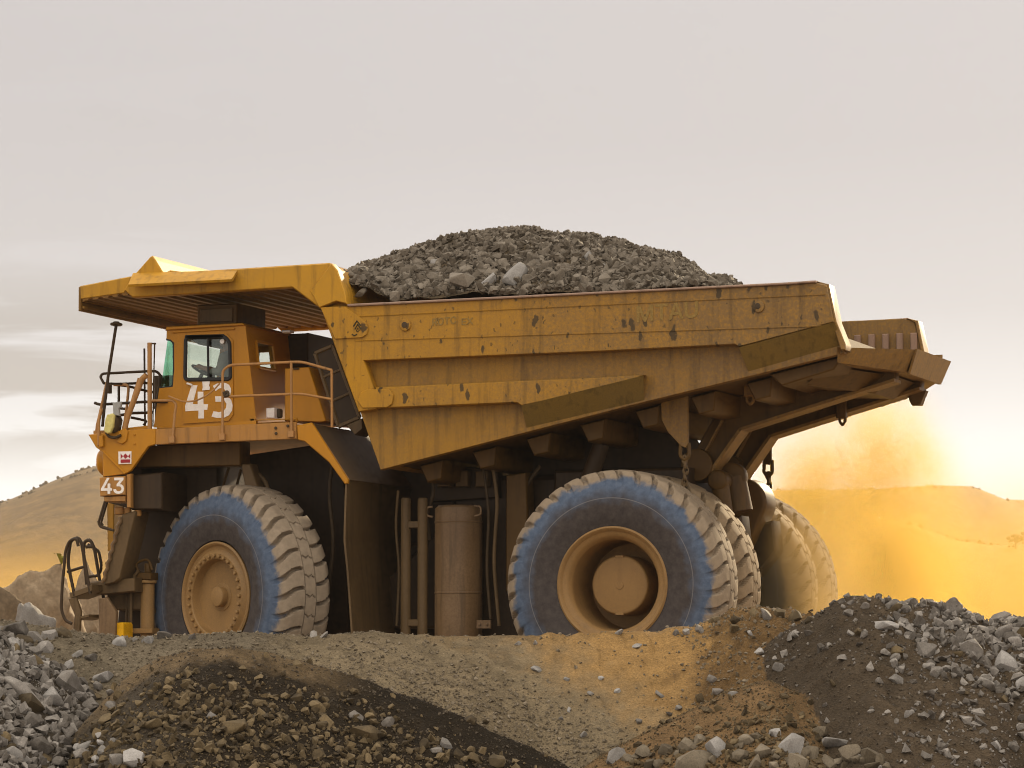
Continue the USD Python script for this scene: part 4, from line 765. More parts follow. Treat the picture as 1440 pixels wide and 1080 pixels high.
# behind the cab
ob('control_cabinet', prism(PL([(400, 518), (434.5, 516), (459, 592), (452, 594), (400, 592)], 1.05), 1.05, 2.3, .015), 'cab_paint', T)
ob('cabinet_hinge', prism(PL([(412, 517.5), (420, 517.3), (420, 519.5), (412, 519.7)], 1.03), 1.03, 1.06, .004), 'dark_iron', T)
ob('control_cabinet', prism(PL([(402, 470), (433, 468), (433, 516), (402, 517)], 2.4), 2.4, 5.0, .02), 'frame_paint', T)
ob('paper_box', cat([prism(PL([(374, 574), (386, 573), (386, 588), (374, 588)], YK + .15), YK + .15, YK + .3, .01)]), 'white_paint', T, label='small pale box on the deck behind the cab')
ob('dark_can', cyl(P3(391, 588, YK + .3), (0, 0, 1), .07, .14, 16, .02), 'dark_iron', T)
gf = xf('guard_screen', T)
gq = [(443, 497), (468, 486), (506, 587), (476, 600)]
gp = [P3(x, y, 1.0) for x, y in gq]
for i in range(4): ob('screen_frame', tube([gp[i], gp[(i + 1) % 4]], .032, 6), 'guard_brown', gf)
for t in (.33, .66): ob('screen_bar', tube([gp[0] * (1 - t) + gp[3] * t, gp[1] * (1 - t) + gp[2] * t], .022, 6), 'guard_brown', gf)
ob('screen_mesh', quadslab(gp, (0, .03, 0)), 'frame_paint', gf, smooth=False)
ob('screen_foot', prism(PL([(487, 598), (509, 588), (510, 603), (499, 612)], .95), .95, 1.4, .012), 'guard_brown', gf)

# mudguard behind the front wheel, tanks and underframe
fd = xf('front_fender', T)
ob('fender_strip', prism(PL([(417, 598.5), (437, 594), (440, 597), (489.5, 674), (489, 680), (484.5, 681), (462, 650), (428, 621), (418, 618.5)], YD), YD, YD + .07, .015), 'cab_paint', fd)
a0, a1 = P(438, 596, YD), P(489, 674, YD)
ob('fender_slope', hull([(a0[0], y, a0[1]) for y in (YD + .07, 3.0)] + [(a1[0], y, a1[1]) for y in (YD + .07, 3.0)] + [(a0[0] - .05, y, a0[1] - .04) for y in (YD + .07, 3.0)] + [(a1[0] - .05, y, a1[1] - .04) for y in (YD + .07, 3.0)]), 'guard_brown', fd, smooth=False)
prof = [(485.5, 675), (484, 720), (483, 760), (487, 800), (490, 840), (494, 900)]
V = []; pts = [P(x, y, YD + .02) for x, y in prof]
mm = []
for (p, q) in zip(pts[:-1], pts[1:]):
    mm.append(hull([(p[0], y, p[1]) for y in (YD + .02, 2.95)] + [(q[0], y, q[1]) for y in (YD + .02, 2.95)] + [(p[0] + .03, y, p[1]) for y in (YD + .02, 2.95)] + [(q[0] + .03, y, q[1]) for y in (YD + .02, 2.95)]))
ob('mud_flap', cat(mm), 'guard_brown', fd, smooth=30)
xt_, zt_ = P(645, 711, 1.55); xb_, zb_ = P(645, 889, 1.55)
tank = ob('air_tank', cat([cyl((xt_, 1.55, zb_ - .3), (0, 0, 1), .35, zt_ - zb_ + .3, 48, .05)]), 'tank_steel', T)
for s in (-1, 1): ob('tank_lug', tube([(xt_ + s * .33, 1.35, zt_ - .02), (xt_ + s * .43, 1.35, zt_ - .03), (xt_ + s * .43, 1.35, zt_ - .15), (xt_ + s * .33, 1.35, zt_ - .17)], .016, 6, .05), 'tank_steel', tank)
ob('tank_band', cat([cyl((xt_, 1.55, zb_ + (zt_ - zb_) * f_), (0, 0, 1), .356, .03, 48, .006) for f_ in (.30, .86)]), 'tank_steel', tank)
ob('tank_bracket', cat([prism(PL([(670, 872), (690, 872), (690, 884), (670, 884)], 1.2), 1.2, 1.24, .005)] + [cyl(P3(x, 878, 1.2), (0, -1, 0), .018, .02, 10, .003) for x in (675, 685)]), 'tank_steel', tank)
for x0 in (571, 594.5):
    a_, b_ = P(x0, 700, 1.35), P(x0, 890, 1.35); ob('hoist_pipe', cyl((a_[0], 1.35, b_[1] - .3), (0, 0, 1), .075, a_[1] - b_[1] + .3, 24, .02), 'guard_brown', T)
for y in (738, 876): ob('pipe_clamp', box(P(575, y, 1.35)[0], P(592, y, 1.35)[0], 1.3, 1.4, P(580, y + 5, 1.35)[1], P(580, y - 5, 1.35)[1]), 'guard_brown', T)
ob('frame_column', prism(PL([(711, 668), (740, 664), (742, 720), (738, 832), (711, 832)], 1.6), 1.6, 1.9, .02), 'under_paint', T)
ob('frame_column', prism(PL([(605, 652), (700, 660), (702, 700), (608, 706)], 1.9), 1.9, 2.1, .02), 'frame_paint', T)
for Y in (2.1, 3.7):
    ob('chassis_rail', prism([(-7.6, 1.0), (-7.6, 1.5), (-4.4, 1.7), (-3.2, 2.7), (-.4, 2.75), (.6, 2.5), (1.25, 2.65), (1.3, 2.2), (.8, 1.6), (-.6, 1.1)], Y, Y + .42, .03), 'frame_paint', T)
ob('engine_block', box(-7.2, -4.6, 2.15, 4.05, .8, 2.5, .05), 'frame_paint', T)
ob('transmission', box(-4.6, -1.6, 2.5, 3.7, .9, 2.35, .05), 'frame_paint', T)
ob('hydraulic_tank', prism(PL([(540, 640), (650, 640), (650, 897), (540, 897)], 3.0), 3.0, 3.5, .03), 'frame_paint', T)
ob('rear_frame', prism(PL([(745, 640), (935, 590), (962, 640), (962, 712), (745, 720)], 2.55), 2.55, 3.75, .03), 'frame_paint', T)
ob('hoist_crossmember', box(-1.5, .55, 1.75, 4.5, 1.0, 3.35, .05), 'frame_paint', T)
ob('side_tank', box(-3.2, -1.2, 2.0, 3.4, .4, 3.3, .08), 'frame_paint', T)
ob('fuel_tank', box(-3.4, -1.0, 4.3, 5.6, .7, 3.0, .08), 'frame_paint', T)
ob('bulkhead', prism(PL([(345, 640), (480, 620), (490, 760), (490, 895), (450, 895), (345, 690)], 2.0), 2.0, 2.15, .02), 'frame_paint', T)
ob('deck_beam', prism(PL([(196, 627), (338, 620), (338, 655), (190, 658)], .95), .95, 1.3, .02), 'under_paint', T)
ob('deck_support', prism(PL([(186, 655), (306, 655), (306, 760), (232, 800), (206, 897), (163, 897), (170, 815), (192, 718)], 1.5), 1.5, 1.75, .02), 'frame_paint', T)
ob('deck_support', prism(PL([(338, 652), (352, 652), (365, 690), (345, 690)], 1.0), 1.0, 1.25, .02), 'guard_brown', T)
for q in (((322, 657), (312, 690)), ((339, 660), (331, 690))): ob('brace_rod', tube([P3(*q[0], 1.6), P3(*q[1], 1.6)], .022, 8), 'under_paint', T)
ob('front_axle', tube([(fx, 1.0, fz - .05), (fx, 5.2, fz - .05)], .24, 20), 'frame_paint', T)
ob('rear_axle', cat([tube([(RX, 1.9, ZR), (RX, 4.3, ZR)], .55, 32), cyl((RX, 2.5, ZR), (0, 1, 0), .78, 1.2, 40, .15)]), 'frame_paint', T)
sh = [P3(1012, 676, 2.25), P3(1022, 742, 2.25)]
ob('rear_strut', cat([cyl(sh[0] - [0, .14, 0], (0, 1, 0), .15, .28, 28, .03), tube([sh[0], sh[1] + [.05, 0, -.4]], .13, 18)]), 'under_paint', T)
ob('strut_arm', cat([cyl(P3(1030, 672, 2.6) - [0, .1, 0], (0, 1, 0), .22, .2, 28, .03), tube([P3(1030, 672, 2.6), P3(1040, 720, 2.6)], .2, 16)]), 'under_paint', T)
ob('hose', tube([P3(*q, 2.5) for q in ((1006, 658), (1032, 670), (1044, 695), (1038, 708), (1030, 706))], .012, 6, .1), 'guard_brown', T)
ob('brake_housing', cat([hull(np.vstack([cyl(P3(1052, 708, 3.7) - [0, .3, 0], (0, 1, 0), .36, .6, 30, .06).vertices, cyl(P3(1030, 745, 3.7) - [0, .3, 0], (0, 1, 0), .42, .6, 30, .06).vertices]))]), 'under_paint', T)
for Y in (1.6, 4.6): ob('hoist_cylinder', tube([(-1.6, Y, 1.2), (-.7, Y, 3.7)], [.17, .12], 20), 'frame_paint', T)

for i, (q, y_, r_) in enumerate([([(603, 660), (612, 690), (600, 720), (604, 760)], 1.5, .03), ([(690, 640), (700, 700), (694, 790), (702, 880)], 1.45, .028), ([(680, 660), (688, 720), (684, 800), (690, 870)], 1.5, .024), ([(560, 690), (556, 740), (562, 800), (558, 880)], 1.4, .022), ([(760, 655), (735, 690), (748, 730), (730, 780)], 1.7, .03), ([(350, 660), (372, 672), (380, 700), (372, 730)], 1.2, .035), ([(470, 640), (462, 690), (470, 760), (460, 850)], 1.3, .03)]):
    ob('hose', tube([P3(a_, b_, y_) for a_, b_ in q], r_, 8, .25), 'guard_brown' if i % 2 else 'dark_iron', T)
for x in (615, 640, 668): ob('junction_box', prism(PL([(x, 662), (x + 18, 661), (x + 18, 684), (x, 685)], 1.75), 1.75, 1.9, .015), 'guard_brown', T)
# driver -----------------------------------------------------------------------------------------------------------
def limbs(chain_list, res=.03, it=8):
    tot = manifold3d.Manifold()
    for pts in chain_list:
        for (p, r), (q, s) in zip(pts[:-1], pts[1:]):
            a_ = manifold3d.Manifold.sphere(r, 20).translate([float(t) for t in p]); b_ = manifold3d.Manifold.sphere(s, 20).translate([float(t) for t in q])
            tot = tot + manifold3d.Manifold.batch_hull([a_, b_])
    m = man2tri(tot.refine_to_length(res)); trimesh.smoothing.filter_taubin(m, iterations=it); return m
ps = P3(322, 556, YK + .78); hx = ps + [0, 0, .12]
per = tag(xf('person', None, hx), 'person in a grey shirt sitting at the wheel in the truck cab', 'person')
S = lambda x, y, z: np.array([x, y, z])
hd = S(-.04, 0, .74)
skinm = limbs([[(S(-.02, 0, .52), .06), (hd + [0, 0, -.08], .065)], [(hd + [-.015, 0, -.05], .085), (hd + [.01, 0, .05], .10)], [(hd + [-.07, 0, -.07], .045), (hd + [-.075, 0, -.01], .05)], [(hd + [-.105, 0, -.02], .016), (hd + [-.09, 0, .03], .012)]] +
              [[(S(-.10, s * .27, .22), .045), (S(-.36, s * .20, .30), .034)] for s in (-1, 1)] +
              [[(S(-.36, s * .20, .30), .036), (S(-.42, s * .19, .315), .040)] for s in (-1, 1)] +
              [[(S(-.42, s * .19 + k * .018, .32), .012), (S(-.475, s * .19 + k * .02, .315), .0095), (S(-.485, s * .19 + k * .02, .285), .009)] for s in (-1, 1) for k in (-1.5, -.5, .5, 1.5)] +
              [[(S(-.39, s * .16, .32), .012), (S(-.43, s * .145, .35), .010)] for s in (-1, 1)], .02, 4)
ob('body', skinm, 'skin', per, smooth=True)
ob('shirt', limbs([[(S(0, 0, .02), .165), (S(.02, 0, .25), .165), (S(0, 0, .42), .15)], [(S(0, -.17, .44), .085), (S(0, .17, .44), .085)]] + [[(S(0, s * .19, .43), .082), (S(-.03, s * .27, .22), .062), (S(-.14, s * .265, .225), .056)] for s in (-1, 1)]), 'shirt_grey', per, smooth=True)
ob('trousers', limbs([[(S(.02, 0, -.02), .17), (S(-.05, 0, -.03), .15)]] + [[(S(-.02, s * .1, -.03), .10), (S(-.42, s * .12, .0), .075), (S(-.50, s * .12, -.38), .055)] for s in (-1, 1)]), 'trousers_dark', per, smooth=True)
ob('hair', limbs([[(hd + [.015, 0, .075], .096), (hd + [.04, 0, .0], .088)]], .02, 4), 'hair_dark', per, smooth=True)

# ------------------------------------------------------------------ rocks
def rock(seed, shape=(1, .8, .62), n=15, sub=2, rough=.05):
    r = np.random.default_rng(seed); p = r.normal(size=(n, 3)); p /= np.linalg.norm(p, axis=1, keepdims=True); p *= r.uniform(.82, 1.05, (n, 1))
    p = np.sign(p) * np.abs(p) ** .85
    m = trimesh.convex.convex_hull(p * np.array(shape))
    for _ in range(sub):
        m = m.subdivide()
    if sub:
        trimesh.smoothing.filter_laplacian(m, lamb=.35, iterations=1)
        v = m.vertices; k = meshkit.fbm(v * 2.6 + seed % 97, 4, seed % 1000) - .5
        m.vertices = v * (1 + 2.2 * rough * k)[:, None]
    m.vertices -= m.bounds.mean(0); m.vertices /= np.abs(m.vertices).max()
    return m
def rotm(r):
    q = r.normal(size=4); q /= np.linalg.norm(q); return trimesh.transformations.quaternion_matrix(q)
def tiltm(r, a=.5):
    return trimesh.transformations.rotation_matrix(r.uniform(0, 6.28), [0, 0, 1]) @ trimesh.transformations.rotation_matrix(r.normal(0, a), [1, 0, 0]) @ trimesh.transformations.rotation_matrix(r.normal(0, a), [0, 1, 0])
wm = np.arange(36.3, 42.6, .03)
def hit(px, py):
    """Where the ground shows at a point of the photograph: (u, w, z)."""
    d = FW * FPX + RT * (px - 720) + UV * (540 - py); d = d / (d @ FH)
    u = wm * (d @ RT); zr = EYE[2] + wm * d[2]; zg = ground(u, wm)[0]; i = np.nonzero(zg >= zr)[0]
    if len(i) == 0: return None
    return float(u[i[0]]), float(wm[i[0]]), float(zg[i[0]])
def uwz(u, w, z): return EYE * [1, 1, 0] + u * RT + w * FH + z * UP
bcount = [0]
def put_rock(pt, size, mat, label, group, seed, shape=(1, .8, .65), sink=.25, tilt=.5, rough=.05, ang=None, name='rock', catg='rock'):
    r = np.random.default_rng(seed + 17); m = rock(seed, shape, rough=rough); m.apply_transform(tiltm(r, tilt)); m.vertices *= size
    if ang is not None: m.apply_transform(trimesh.transformations.rotation_matrix(ang, FH))
    o = ob(name, m, mat, None, 24, label, pt + UP * size * (.62 * .5 - sink * .5)); tag(o, label, catg, group); return o
GL = None
G = {'left': ('angular grey rock lying in the pale rock pile at the left end of the bank', 'rocks of the left pile'), 'dark': ('small brown rock lying in the dark soil mound at lower left', 'rocks of the dark mound'),
     'cone': ('jagged brown grey rock in the coarse foot of the reddish gravel heap at lower right', 'rocks at the foot of the gravel heap'), 'right': ('grey rock bedded in the dark heap at the right end of the bank', 'rocks of the right heap'),
     'clay': ('small pale stone stuck in the orange clay face of the bank', 'stones in the clay face'), 'crest': ('clod or stone lying along the top edge of the bank', 'stones on the bank top'), 'load': ('grey broken rock lying on the load in the dump body', 'rocks of the load')}
# the rocks one can tell apart, by where the photograph shows them: px, py, half width in px, material, zone, shape, label
heroes = [
    (1338, 846, 12, 'rock_grey', 'right', (.8, .8, 1.0), 'squarish dark block standing proud on the skyline of the right heap'), (1242, 880, 20, 'rock_pale', 'right', (1, .7, .55), 'large pale flat faced block high on the left shoulder of the right heap'),
    (1407, 868, 16, 'rock_grey', 'right', (1, .8, .6), 'wedge shaped rock on the skyline near the right edge of the picture'), (1416, 933, 23, 'rock_pale', 'right', (1, .8, .7), 'largest pale block in the right heap, near the right edge'),
    (1364, 915, 17, 'rock_grey', 'right', (.9, .8, .9), 'rounded brownish grey rock in the right heap, left of its largest pale block'), (1302, 912, 17, 'rock_grey', 'right', (1, .8, .55), 'slanting slab in the right heap below its skyline'),
    (1292, 874, 12, 'rock_grey', 'right', (.9, .8, .8), None), (1270, 874, 10, 'rock_grey', 'right', (.7, .7, 1), None), (1320, 876, 9, 'rock_grey', 'right', None, None), (1335, 880, 9, 'rock_grey', 'right', None, None), (1260, 957, 10, 'rock_pale', 'right', (1, .9, .8), 'pale stone alone in the dark hollow of the right heap'),
    (1349, 895, 12, 'rock_grey', 'right', (.8, .8, 1), None), (1345, 945, 12, 'rock_grey', 'right', (1, .8, .6), None), (1387, 962, 14, 'rock_grey', 'right', (1, .7, .5), None), (1381, 890, 11, 'rock_grey', 'right', (.8, .8, .9), None), (1411, 890, 13, 'rock_grey', 'right', (1, .8, .6), None), (1432, 880, 13, 'rock_grey', 'right', None, None), (1428, 905, 11, 'rock_grey', 'right', None, None), (1436, 962, 11, 'rock_pale', 'right', (.6, .6, 1), None),
    (1275, 858, 9, 'rock_grey', 'right', None, None), (1298, 850, 10, 'rock_grey', 'right', (1, .8, .6), None), (1315, 862, 9, 'rock_grey', 'right', None, None), (1362, 866, 10, 'rock_grey', 'right', None, None), (1246, 918, 8, 'rock_grey', 'right', None, None), (1278, 1007, 8, 'rock_pale', 'right', None, None), (1371, 1018, 9, 'rock_grey', 'right', None, None), (1400, 1050, 8, 'rock_pale', 'right', None, None), (1425, 1050, 10, 'rock_grey', 'right', None, None),
    (30, 968, 30, 'rock_grey', 'left', (1, .6, .42), 'long flat slab with a pale top in the left pile'), (92, 955, 22, 'rock_grey', 'left', (1, .8, .7), 'big brownish faceted rock in the left pile under the ladder'), (40, 990, 18, 'rock_brown', 'left', (1, .8, .7), 'dark brown rock below the long flat slab of the left pile'), (73, 983, 14, 'rock_pale', 'left', (.9, .8, .8), 'pale grey lump right of the dark brown rock in the left pile'),
    (22, 885, 17, 'rock_grey', 'left', (1, .8, .7), 'rounded rock on the top of the left pile, nearest the left edge'), (32, 902, 15, 'rock_brown', 'left', (1, .8, .7), None), (50, 898, 13, 'rock_grey', 'left', None, None), (68, 893, 12, 'rock_grey', 'left', (1, .8, .6), None), (88, 890, 12, 'rock_brown', 'left', (1, .8, .6), None), (62, 912, 13, 'rock_grey', 'left', None, None), (145, 950, 17, 'rock_pale', 'left', (1, .7, .5), 'pale flat stone at the right edge of the left pile'), (107, 920, 10, 'rock_pale', 'left', (1, .6, .4), None),
    (43, 1013, 15, 'rock_grey', 'left', (1, .8, .7), None), (50, 945, 12, 'rock_pale', 'left', (1, .7, .5), None), (18, 940, 10, 'rock_grey', 'left', None, None), (12, 1008, 12, 'rock_grey', 'left', None, None), (55, 1050, 16, 'rock_grey', 'left', (1, .8, .6), None), (25, 1062, 17, 'rock_pale', 'left', (1, .8, .6), None), (82, 1068, 15, 'rock_grey', 'left', None, None), (95, 1030, 11, 'rock_grey', 'left', None, None), (115, 1060, 12, 'rock_grey', 'left', None, None), (75, 1025, 10, 'rock_pale', 'left', None, None),
    (190, 1066, 17, 'rock_pale', 'dark', (1, .8, .7), 'pale tan block at the bottom edge where the left pile meets the dark mound'), (163, 1072, 14, 'rock_grey', 'dark', (.9, .8, .9), 'grey rock beside the pale tan block at the bottom edge'), (326, 1022, 24, 'rock_brown', 'dark', (1, .6, .5), 'long rounded brown boulder tilted in the dark mound'), (297, 1006, 8, 'rock_pale', 'dark', (1, .8, .7), 'small pale stone just above the long brown boulder of the dark mound'),
    (515, 1028, 24, 'rock_brown', 'dark', (1, .7, .5), 'largest olive brown rock low on the right side of the dark mound'), (625, 1046, 11, 'rock_pale', 'dark', (.8, .7, 1), 'pale upright stone at the lower right of the dark mound'), (612, 1056, 9, 'rock_grey', 'dark', None, None), (645, 1062, 11, 'rock_brown', 'dark', (.8, .8, 1), None), (595, 1048, 10, 'rock_brown', 'dark', None, None), (460, 1018, 14, 'rock_brown', 'dark', (.8, .7, 1), None), (365, 990, 10, 'rock_brown', 'dark', None, None), (372, 1008, 9, 'rock_brown', 'dark', None, None), (215, 1020, 15, 'rock_brown', 'dark', (1, .6, .4), None), (500, 1008, 10, 'rock_grey', 'dark', None, None), (448, 1060, 11, 'rock_brown', 'dark', (.7, .7, 1), None), (262, 1006, 9, 'rock_brown', 'dark', None, None), (445, 995, 13, 'rock_brown', 'dark', None, None), (700, 1070, 12, 'rock_brown', 'dark', None, None), (670, 1068, 12, 'rock_brown', 'dark', None, None), (545, 1018, 10, 'rock_grey', 'dark', None, None),
    (1112, 1050, 21, 'rock_pale', 'cone', (.8, .8, 1), 'tall pale grey rock, the largest at the foot of the reddish gravel heap'), (1008, 1054, 16, 'rock_pale', 'cone', (.8, .8, 1), 'pale faceted rock at the bottom edge below the gravel heap'), (978, 1072, 24, 'rock_grey', 'cone', (1, .8, .6), 'broad grey rock cut by the bottom edge of the picture'), (1176, 1044, 20, 'rock_pale', 'cone', (1, .7, .5), 'long pale stone at the right foot of the gravel heap'), (1075, 1056, 17, 'rock_brown', 'cone', (1, .8, .7), None), (1040, 1064, 16, 'rock_brown', 'cone', (1, .8, .7), None), (1150, 1030, 14, 'rock_grey', 'cone', (1, .8, .6), None), (1140, 1058, 14, 'rock_brown', 'cone', None, None), (1195, 1058, 15, 'rock_grey', 'cone', (.9, .8, .9), None), (965, 1050, 14, 'rock_grey', 'cone', None, None), (938, 1055, 12, 'rock_brown', 'cone', None, None), (985, 1040, 11, 'rock_brown', 'cone', None, None), (1050, 1042, 11, 'rock_brown', 'cone', None, None), (1225, 1062, 14, 'rock_brown', 'cone', None, None), (870, 1064, 14, 'rock_pale', 'cone', (.9, .8, .9), None), (905, 1060, 12, 'rock_brown', 'cone', None, None), (1090, 1030, 9, 'rock_pale', 'cone', None, None), (1062, 1074, 15, 'rock_grey', 'cone', None, None), (1120, 1076, 16, 'rock_grey', 'cone', None, None), (1165, 1072, 15, 'rock_brown', 'cone', None, None), (915, 1076, 12, 'rock_grey', 'cone', None, None),
    (728, 907, 5, 'rock_pale', 'clay', (1, .8, .5), None), (753, 904, 6, 'rock_pale', 'clay', (.5, .5, 1), None), (897, 907, 9, 'rock_pale', 'clay', (1, .7, .35), 'flat pale stone near the top of the clay face'), (927, 976, 8, 'rock_pale', 'clay', (1, .7, .5), None), (845, 956, 5, 'rock_pale', 'clay', None, None), (955, 996, 6, 'rock_pale', 'clay', None, None), (942, 1004, 6, 'rock_grey', 'clay', None, None), (898, 1015, 6, 'rock_grey', 'clay', None, None), (820, 1034, 7, 'rock_pale', 'clay', (.7, .7, 1), 'white stone at the foot of the clay face'), (800, 998, 6, 'rock_pale', 'clay', (.4, .5, 1), None), (797, 955, 5, 'rock_pale', 'clay', None, None), (868, 972, 5, 'rock_pale', 'clay', None, None), (830, 975, 7, 'rock_pale', 'clay', (1, .6, .4), None), (755, 940, 9, 'rock_pale', 'clay', (1, .7, .3), None), (789, 1011, 4, 'rock_pale', 'clay', None, None), (1067, 916, 8, 'rock_pale', 'clay', None, None), (1095, 939, 8, 'rock_pale', 'clay', (.9, .8, .9), None), (1055, 893, 5, 'rock_pale', 'clay', None, None), (1170, 965, 7, 'rock_brown', 'clay', None, None), (1008, 972, 9, 'rock_grey', 'clay', (1, .8, .6), None), (1030, 975, 8, 'rock_pale', 'clay', (1, .6, .5), None), (1003, 955, 8, 'rock_grey', 'clay', None, None), (985, 985, 8, 'rock_brown', 'clay', (.7, .7, 1), None),
    (1033, 888, 9, 'rock_brown', 'crest', (.8, .8, 1), None), (1036, 873, 9, 'rock_brown', 'crest', None, None), (1075, 866, 11, 'rock_grey', 'crest', (1, .7, .5), None), (1097, 862, 8, 'rock_brown', 'crest', None, None), (1118, 868, 9, 'rock_brown', 'crest', None, None), (1060, 862, 8, 'rock_brown', 'crest', None, None), (870, 890, 8, 'rock_pale', 'crest', (1, .6, .4), None), (965, 888, 8, 'rock_pale', 'crest', None, None), (985, 885, 9, 'rock_grey', 'crest', None, None), (950, 890, 6, 'rock_grey', 'crest', None, None), (230, 893, 11, 'rock_grey', 'crest', (1, .8, .7), None), (168, 904, 10, 'rock_pale', 'crest', (1, .8, .6), None), (208, 902, 8, 'rock_pale', 'crest', None, None), (455, 894, 9, 'rock_grey', 'crest', (1, .6, .4), None), (270, 890, 9, 'rock_grey', 'crest', (1, .7, .3), None), (190, 895, 7, 'rock_grey', 'crest', None, None), (440, 893, 7, 'rock_grey', 'crest', None, None), (1005, 873, 8, 'rock_brown', 'crest', None, None), (1140, 872, 8, 'rock_brown', 'crest', None, None),
]
SHORT = {}
heroes = [(*h[:3], 'rock_cone' if h[4] == 'cone' and h[3] != 'rock_pale' else h[3], h[4], h[5] or (1, .8, .7), h[6]) for h in heroes]
def scatter_px(zone, mat, n, x0, x1, y0, y1, s0, s1, cond=None):
    k = 0; t = 0
    while k < n and t < 40 * n:
        t += 1; x, y = rng.uniform(x0, x1), rng.uniform(y0, y1)
        if cond and not cond(x, y): continue
        if any((x - h[0]) ** 2 + (y - h[1]) ** 2 < (h[2] * .8) ** 2 for h in heroes): continue
        heroes.append((x, y, s0 * (s1 / s0) ** (rng.uniform() ** 1.6), mat if isinstance(mat, str) else mat[int(rng.integers(len(mat)))], zone, (1, rng.uniform(.6, .95), rng.uniform(.45, .9)), None)); k += 1
scatter_px('left', ('rock_grey', 'rock_grey', 'rock_pale', 'rock_brown'), 46, -5, 160, 880, 1080, 7, 13, lambda x, y: y > 875 + .25 * x and y > 1.1 * (x - 160) + 960)
scatter_px('right', ('rock_grey', 'rock_grey', 'rock_brown'), 32, 1190, 1440, 850, 990, 6, 11, lambda x, y: y < 900 + .55 * (x - 1190))
scatter_px('cone', 'rock_cone', 24, 860, 1260, 1020, 1080, 7, 12, lambda x, y: y > 1030 + .2 * abs(x - 1060))
scatter_px('dark', 'rock_brown', 24, 200, 740, 965, 1070, 6, 10, lambda x, y: y > 985 + .1 * (x - 480))
MARKS = {'left': [], 'right': [(1190, 845, 'the left shoulder of the right heap')], 'dark': [(330, 912, 'the crown of the dark mound')], 'cone': [(1080, 958, 'the tip of the reddish gravel heap')],
         'clay': [(860, 890, 'the bank edge under the rear wheel'), (1080, 958, 'the tip of the reddish gravel heap'), (740, 895, 'the bank edge before the rear wheel')],
         'crest': [(300, 890, 'the front wheel'), (520, 890, 'the mud flap'), (860, 888, 'the rear wheel'), (1050, 870, 'the inner rear wheel'), (1125, 868, 'the far rear wheels'), (190, 893, 'the front strut')], 'load': [(490, 425, 'the front end of the load'), (1000, 400, 'the rear end of the load')]}
def short(l):
    w_ = l.replace(',', ' ,').split(); out = []
    for t in w_:
        if t in (',', 'in', 'on', 'near', 'below', 'right', 'left', 'at', 'lying', 'high', 'standing', 'low', 'where', 'just', 'beside', 'leaning', 'tilted', 'alone', 'cut'): break
        out.append(t)
    return 'the ' + ' '.join(out[:5])
def rock_labels(items, noun):
    """items: (px, py, size, tone, zone, shape, label or None) -> a label for each, told by look and by its nearest landmark."""
    res = []
    for k, (px, py, s_, tone, zone, shape, lab) in enumerate(items):
        if lab: res.append(lab); continue
        ms = [(h[0], h[1], short(h[6])) for h in items if h[6] and h[4] == zone] + MARKS[zone]
        mx_, my_, nm = min(ms, key=lambda m_: (m_[0] - px) ** 2 + (m_[1] - py) ** 2); dx, dy = px - mx_, py - my_
        a_ = math.degrees(math.atan2(dy, dx)) % 360
        d_ = ['right of', 'below right of', 'below', 'below left of', 'left of', 'above left of', 'above', 'above right of'][int((a_ + 22.5) // 45) % 8]
        r_ = math.hypot(dx, dy); far_ = 'just ' if r_ < 30 else ('' if r_ < 65 else 'well ')
        sh = 'flat' if shape[2] < .52 else ('upright' if shape[2] > .92 else 'blocky')
        sz = 'small' if s_ < 7.5 else ('middling' if s_ < 10.5 else 'big')
        res.append(f'{sz} {sh} {tone} {noun[zone]} {far_}{d_} {nm}')
    for l_ in set(res):                                    # rocks that still read alike are told apart by height
        same = sorted((k for k in range(len(res)) if res[k] == l_), key=lambda k: items[k][1])
        for n_, k in enumerate(same):
            if len(same) == 2: res[k] += [', upper one', ', lower one'][n_]
            elif len(same) == 4: res[k] += [', topmost', ', second from top', ', third from top', ', lowest'][n_]
            elif len(same) == 3: res[k] += [', topmost', ', middle one', ', lowest'][n_]
    return res
TONE = {'rock_grey': 'grey', 'rock_pale': 'pale grey', 'rock_brown': 'brown', 'rock_cone': 'brown grey', 'rock_load': 'grey'}
LABS = rock_labels([(h[0], h[1], h[2], TONE[h[3]], h[4], h[5], h[6]) for h in heroes], {'left': 'rock', 'right': 'rock', 'dark': 'rock', 'cone': 'rock', 'clay': 'stone', 'crest': 'stone'})
for i, (px, py, s, mat, zone, shape, lab) in enumerate(heroes):
    h = hit(px, py + s * .25)
    if h is None: h = hit(px, py + s * .9)
    if h is None: h = hit(px, py + s * 1.6)
    if h is None: continue
    size = s / FPX * h[1] * 1.08
    put_rock(uwz(*h), size, mat, LABS[i], G[zone][1], 100 + i, shape, .52, .3 if lab else .55)

